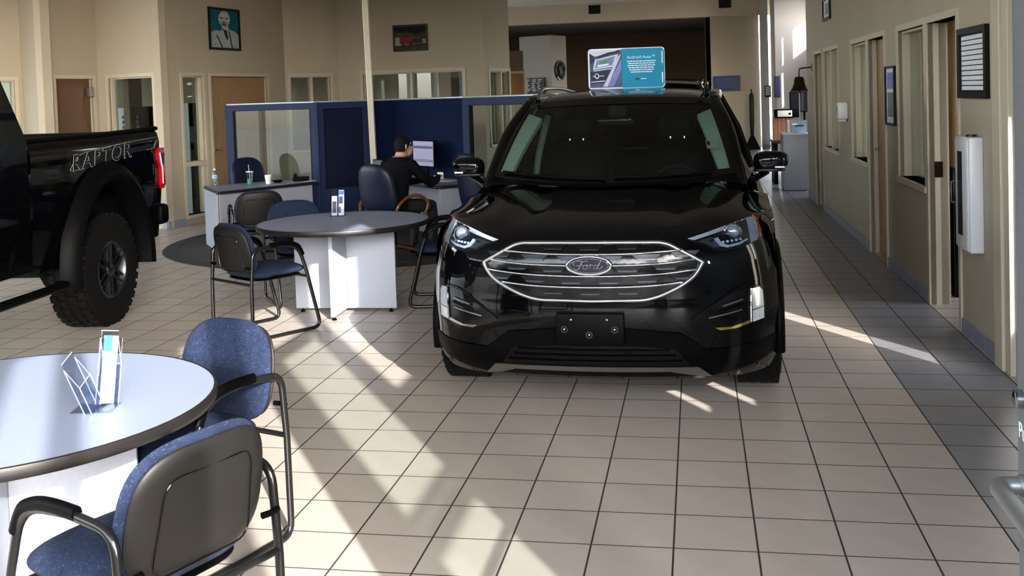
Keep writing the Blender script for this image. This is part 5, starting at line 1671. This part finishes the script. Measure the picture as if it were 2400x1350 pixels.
# ------------------------------------------------------------------ right wall fittings
tp = on_wall(RO, RANG, 7.55, 2.70, 'framed_print', 'narrow black-framed print high on the right wall above the window blinds', 'picture')
frame_rect(tp, .34, .15, .04)
G().box(-.30, .30, 0, .008, -.11, .11).build('print', 'paper', tp)
for k in range(4):
    G().box(-.2 + k * .1, -.15 + k * .1, .008, .0095, -.08, .07).build('print_shape', 'art_dark', tp)
ap = on_wall(RO, RANG, 3.40, 1.595, 'framed_certificate', 'small dark-framed certificate between the two nearest office fronts', 'picture')
frame_rect(ap, .215, .265, .02)
G().box(-.195, .195, 0, .008, -.245, .245).build('mount', 'board_white', ap)
G().box(-.15, .15, .008, .0095, .06, .21).build('print_shape', 'sign_violet', ap)
G().box(-.15, .15, .008, .0095, -.19, .03).build('print_shape', 'wall_grey', ap)
cb_ = on_wall(RO, RANG, .68, 1.82, 'name_board', 'black-framed board with rows of white name plates above the wall cabinet', 'board')
frame_rect(cb_, .33, .228, .04, d=.03)
G().box(-.29, .29, 0, .010, -.188, .188).build('backing', 'frame_dark', cb_)
for r_i in range(11):
    for c_i in range(5):
        x0_, z0_ = -.275 + c_i * .111, .150 - r_i * .0325
        G().rbox(x0_, x0_ + .105, .010, .013, z0_, z0_ + .026, .001, 1).build('name_plate', 'board_white', cb_)
hs_ = on_wall(RO, RANG, 6.02, 1.40, 'soap_dispenser', 'white plastic hand sanitiser dispenser on the right wall', 'dispenser')
G().rbox(-.07, .07, 0, .11, -.09, .11, .02).build('housing', 'white_plastic', hs_, 40)
G().rbox(-.05, .05, .02, .10, -.115, -.09, .008).build('push_lever', 'white_plastic', hs_, 40)
G().box(-.012, .012, .111, .113, -.02, .06).build('sight_window', 'frame_dark', hs_)
ec_ = on_wall(RO, RANG, .675, .985, 'wall_cabinet', 'white metal emergency cabinet with slim window and wire pull on the right wall', 'cabinet')
G().rbox(-.165, .165, 0, .085, -.365, .365, .010).build('body', 'white_enamel', ec_, 40)
dr_ = G().rbox(-.150, .150, .085, .093, -.350, .350, .003).build('door', 'white_enamel', ec_, 40)
G().box(-.02, .09, .0932, .0942, -.27, .27).build('window', 'frame_dark', dr_)
G().tube(fillet([(.125, .092, -.07), (.125, .125, -.07), (.125, .125, .07), (.125, .092, .07)], .015), .005, 6).build('pull_handle', 'chrome', dr_, 50)
g = G()
for k in range(40):
    g.box(-.135, -.125, .093, .096, -.34 + k * .017, -.33 + k * .017)
g.build('hinge', 'white_plastic', dr_)
G().lathe([(.03, .365), (.03, .378)], 16, (-.04, .04, 0)).build('alarm_cap', 'bronze', ec_)
# brass bell with rope
b_ = thing('brass_bell', 'dark brass ship bell with white rope on a wall bracket', 'bell', (1.93, 11.86, 1.64))
G().lathe([(.128, 0), (.125, .012), (.10, .05), (.082, .11), (.074, .17), (.055, .205), (.0, .215)], 32, cap=False).build('bell_body', 'bronze', b_, 50)
G().tube(fillet([(.0, 0, .21), (.0, 0, .33), (.19, 0, .345)], .04), .011, 8).build('bracket', 'bronze', b_, 50)
G().rbox(.175, .19, -.02, .02, .29, .40, .003).build('wall_plate', 'bronze', b_)
G().lathe([(.018, -.03), (.022, -.01), (.008, .02), (.008, .1)], 12).build('clapper', 'bronze', b_, 50)
G().tube([(0, 0, -.03), (.005, 0, -.2), (0, 0, -.36), (.004, 0, -.46)], [.008, .010, .008, .012], 8).build('rope', 'rope', b_, 50)
# ------------------------------------------------------------------ counter group at the end of the right wall
ct = thing('white_counter', 'pale grey service counter at the far end of the right wall', 'counter', (2.03, 13.83, 0))
G().rbox(-.21, .20, -.28, .28, .01, .92, .004).build('carcass', 'panel_grey', ct, 40)
G().rbox(-.225, .215, -.295, .295, .92, .945, .006).build('worktop', 'white_enamel', ct, 40)
G().box(.20, .215, -.27, .27, .0, .92).build('plinth', 'frame_dark', ct)
lb = thing('leaflet_box', 'pale blue suggestion box with dark slot on the far counter', 'box', (2.10, 13.85, .945))
G().rbox(-.12, .12, -.08, .08, 0, .20, .006).build('box_body', 'water_blue', lb, 40)
G().box(-.07, .07, -.083, -.08, .10, .125).build('slot', 'print_navy', lb)
wp = thing('white_binder', 'white upright folder beside the blue box on the counter', 'folder', (1.93, 13.85, .945))
G().rbox(-.02, .02, -.10, .10, 0, .21, .004).build('cover', 'white_plastic', wp, 40)
G().box(-.016, .016, -.095, -.102, .01, .2).build('pages', 'paper', wp)
mg = thing('magazine', 'open magazine lying at the front edge of the far counter', 'magazine', (2.08, 13.62, .946))
G().loft([[(-.11, -.06, .004), (-.05, -.06, .022), (0, -.06, .006), (.05, -.06, .022), (.11, -.06, .004)], [(-.11, .06, .004), (-.05, .06, .022), (0, .06, .006), (.05, .06, .022), (.11, .06, .004)]], False, False).build('pages', 'paper', mg, 50)
G().box(-.09, -.02, -.055, .05, .021, .0225).build('print', 'art_red', mg)
ds = thing('service_desk', 'dark desk behind the far counter under the printer', 'desk', (2.15, 15.1, 0))
G().rbox(-.40, .45, -.42, .45, .72, .76, .004).build('desktop', 'laminate_edge', ds, 40)
for sx in (-.36, .41):
    G().rbox(sx - .03, sx + .03, -.38, .40, 0, .72, .004).build('leg_panel', 'plastic_black', ds, 40)
wb = thing('wood_crate', 'brown slatted wooden box on the desk behind the far counter', 'box', (1.96, 15.25, .76))
G().box(-.16, .16, -.14, .16, 0, .40).build('carcass', 'wood_box', wb)
for k in range(5):
    G().rbox(-.175 + k * .07, -.112 + k * .07, -.158, -.14, 0.0, .40, .004, 1).build('slat', 'wood_box', wb)
pn = thing('desk_printer', 'white and black printer on top of the wooden box', 'printer', (2.02, 15.2, 1.16))
G().rbox(-.21, .21, -.20, .18, 0, .15, .02).build('housing', 'plastic_black', pn, 40)
G().rbox(-.17, .08, -.212, -.198, .02, .13, .008).build('front_panel', 'white_plastic', pn, 40)
G().box(.02, .06, -.216, -.211, .05, .09).build('display', 'frame_dark', pn)
mo = thing('dark_monitor', 'dark switched-off monitor behind the printer at the hall end', 'monitor', (2.36, 15.48, .76))
G().rbox(-.14, .14, -.08, .08, 0, .012, .004).build('stand_base', 'plastic_black', mo, 40)
G().rbox(-.02, .02, .0, .02, .01, .6, .004).build('stand_neck', 'plastic_black', mo)
G().rbox(-.26, .26, -.035, .0, .48, .86, .008).build('bezel', 'plastic_black', mo, 40)
G().box(-.24, .24, -.038, -.0355, .50, .84).build('screen', 'screen_off', mo)
# ------------------------------------------------------------------ far end
s1_ = thing('blue_board', 'blue rectangular notice board on the far tan pillar wall', 'board', (1.295, 25.94, 1.86))
G().rbox(-.375, .375, -.03, 0, -.215, .215, .006).build('board_face', 'board_blue', s1_, 40)
for k in range(4):
    G().box(-.30, .30 - .06 * (k % 2), -.032, -.03, .13 - k * .08, .15 - k * .08).build('print_line', 'sign_slate', s1_)
s2_ = thing('blue_wall_sign', 'narrow blue sign on the corner behind the hanging bell', 'sign', (2.52, 23.9, 1.72))
G().rbox(-.075, .075, -.03, .08, -.28, .28, .006).build('sign_face', 'board_blue', s2_, 40)
s3_ = thing('framed_notice', 'small black-framed notice on the pale far column', 'picture', (2.40, 25.60, 1.60))
G().rbox(-.085, .085, -.02, .02, -.16, .16, .004).build('frame', 'frame_dark', s3_, 40)
for k in range(5):
    G().box(-.06, .06, -.023, -.02, .10 - k * .05, .13 - k * .05).build('print_line', 'board_white', s3_)
st_ = thing('floor_stand', 'black slender floor stand with flared base by the far tan wall', 'stand', (1.95, 25.55, 0))
G().loft([[(-.22, -.10, 0), (.22, -.10, 0), (.22, .10, 0), (-.22, .10, 0)], [(-.20, -.09, .04), (.20, -.09, .04), (.20, .09, .04), (-.20, .09, .04)], [(-.06, -.04, .36), (.06, -.04, .36), (.06, .04, .36), (-.06, .04, .36)]], True, True).build('base', 'plastic_black', st_)
G().rbox(-.05, .05, -.03, .03, .34, 1.56, .01).build('post', 'frame_dark', st_, 40)
G().rbox(-.062, -.05, -.02, .02, .62, 1.5, .003).rbox(.05, .062, -.02, .02, .62, 1.5, .003).build('side_strip', 'plastic_dark', st_)
G().lathe([(.02, 1.56), (.012, 1.62), (.022, 1.65), (.0, 1.70)], 12, cap=False).build('finial', 'plastic_black', st_)
em = thing('round_emblem', 'round chrome and black emblem disc on the grey block wall', 'emblem', (-2.725, 20.325, 2.27), R_(-22))
G().lathe([(.0, .0), (.235, 0), (.235, .03), (.215, .045), (.20, .03), (.0, .03)], 40, (0, 0, 0), 'x', cap=False).build('disc', 'gloss_black', em, 40)
G().lathe([(.20, .03), (.215, .05), (.235, .04)], 40, (0, 0, 0), 'x', cap=False).build('rim', 'chrome', em, 50)
G().prism([(-.02, -.15), (.10, -.05), (.03, .02), (.07, .15), (-.05, .06), (-.13, .09), (-.07, -.02)], .031, .05, 'yz').build('crest', 'chrome', em)
bd = thing('black_poster', 'black poster with white lines on the grey block wall', 'poster', (-3.30, 20.135, 1.925), R_(-22))
G().rbox(-.28, .28, -.02, .02, -.185, .185, .003).build('panel', 'frame_dark', bd)
random.seed(5)
for k in range(7):
    for q in range(3):
        x_ = -.22 + q * .16 + random.uniform(-.02, .02)
        G().box(x_, x_ + random.uniform(.04, .11), -.023, -.02, .13 - k * .042, .14 - k * .042).build('print_line', 'board_white', bd)
# ------------------------------------------------------------------ dark shelf and reflected figures inside the left office window
cbn = thing('dark_cabinet', 'tall black cabinet inside the office window behind the pickup', 'cabinet', (-7.9, 10.45, 0), R_(162))
G().rbox(-.40, .35, -.15, .15, 0, 1.72, .01).build('carcass', 'gloss_black', cbn, 40)
G().box(-.41, .36, .15, .165, 1.05, 1.08).build('shelf_edge', 'alu', cbn)
for sx in (-.25, .05):
    g = G()
    for k in range(7):
        g.lathe([(.005, -.03), (.022, 0), (.005, .03)], 8, (sx, .18, 1.12 + k * .075))
    g.build('chain_reflection', 'alu', cbn)  # bead chains stand in for a reflection in the window glass
cb2 = thing('black_display', 'black display panel with grey edge inside the sidelight by the wood door', 'cabinet', (-7.05, 10.85, 0), R_(-98))
G().rbox(-.1, .35, -.05, .05, 0, 1.75, .01).build('panel', 'gloss_black', cb2, 40)
G().box(.35, .37, -.06, .06, 0, 1.75).build('edge_strip', 'alu', cb2)
# ------------------------------------------------------------------ open entrance door at the right edge, seen edge on
dl = thing('entrance_door', 'open aluminium entrance door with tubular pull at the right edge', 'door', (1.024, -1.786, 0))
LW = 1.07
G().rbox(-.022, .022, -.19, 0, .01, 2.62, .003).build('lock_stile', 'alu_frame', dl, 40)
G().rbox(-.022, .022, -LW, -LW + .13, .01, 2.62, .003).build('hinge_stile', 'alu_frame', dl, 40)
G().rbox(-.022, .022, -LW + .13, -.19, 2.5, 2.62, .003).build('top_rail', 'alu_frame', dl, 40)
G().rbox(-.022, .022, -LW + .13, -.19, .01, .22, .003).build('bottom_rail', 'alu_frame', dl, 40)
G().box(-.004, .004, -LW + .13, -.19, .22, 2.5).build('pane', 'glass', dl)
hz = 0.965
G().tube(fillet([(-.02, -.045, hz), (-.072, -.045, hz), (-.072, -.90, hz), (-.02, -.90, hz)], .045, 8), .0165, 16).build('pull_bar', 'alu', dl, 60)
for yy in (-.045, -.90):
    h_ = G().lathe([(.02, -.022), (.02, -.030), (.0175, -.034)], 18, (0, yy, hz), 'x').build('bar_socket', 'alu_frame', dl, 50)
    G().lathe([(.004, -.0170), (.004, -.0172)], 10, (-.04, yy, hz), 'z').build('set_screw', 'frame_dark', dl)
G().lathe([(.018, -.021), (.018, -.034), (.012, -.036)], 18, (0, -.03, 1.12), 'x').build('lock_cylinder', 'chrome', dl, 50)
text('lettering', 'Push', .042, 'sign_white', dl, Matrix.Translation((-.0228, -.050, 1.058)) @ Matrix.Rotation(-math.pi / 2, 4, 'Z') @ FACE_NEG_Y, .0004)
jb = G().rbox(-.05, .06, -.06, .06, 0, 2.7, .004).build('trim_2', 'alu_frame', None, 40, (1.02, -1.786 - LW - .07, 0), 0, 'structure')
# ------------------------------------------------------------------ second dark vehicle far behind, only its roof shows
v2 = thing('black_van', 'dark tall vehicle parked far behind the black SUV, only its roof showing', 'car', (-.17, 20.2, 0), math.pi)
v2.scale = (1.12, 1.05, 1.125)
keep = {'front_body', 'body_side', 'roof', 'windscreen', 'glass_border', 'pillar', 'cant_rail', 'side_glass', 'tailgate', 'rear_glass', 'underbody', 'arch_trim', 'cowl', 'engine_bay'}
for ch in list(suv.children):
    nm = ch.name.split('.')[0]
    if nm in keep:
        c = ch.copy()
        COL.objects.link(c)
        c.parent = v2
    elif nm == 'wheel':
        c = ch.copy()
        COL.objects.link(c)
        c.parent = v2
        for gch in ch.children:
            if gch.name.split('.')[0] in ('tyre', 'rim', 'hub_cap'):
                d = gch.copy()
                COL.objects.link(d)
                d.parent = c
for sg in (-1, 1):
    G().rbox(min(sg * .68, sg * .86), max(sg * .68, sg * .86), 4.74, 4.82, .92, 1.10, .02).build('tail_lamp', 'lamp_red', v2, 40)
G().loft([[(-.60, 4.40, 1.645), (0, 4.42, 1.69), (.60, 4.40, 1.645)], [(-.60, 4.62, 1.60), (0, 4.64, 1.66), (.60, 4.62, 1.60)]], False, False).build('spoiler', 'car_black', v2, 40)
# cupboard seen through the open office door
oc = on_wall(RO, RANG, 2.45, 0.0, 'office_cupboard', 'wooden cupboard with black lower half just inside the open office door', 'cupboard', off=-0.85)
G().rbox(-.2, .2, -.62, .60, 1.02, 2.35, .006).build('upper_case', 'wood_door', oc, 40)
G().rbox(-.22, .2, -.64, .62, 0.0, 1.02, .006).build('lower_case', 'gloss_black', oc, 40)
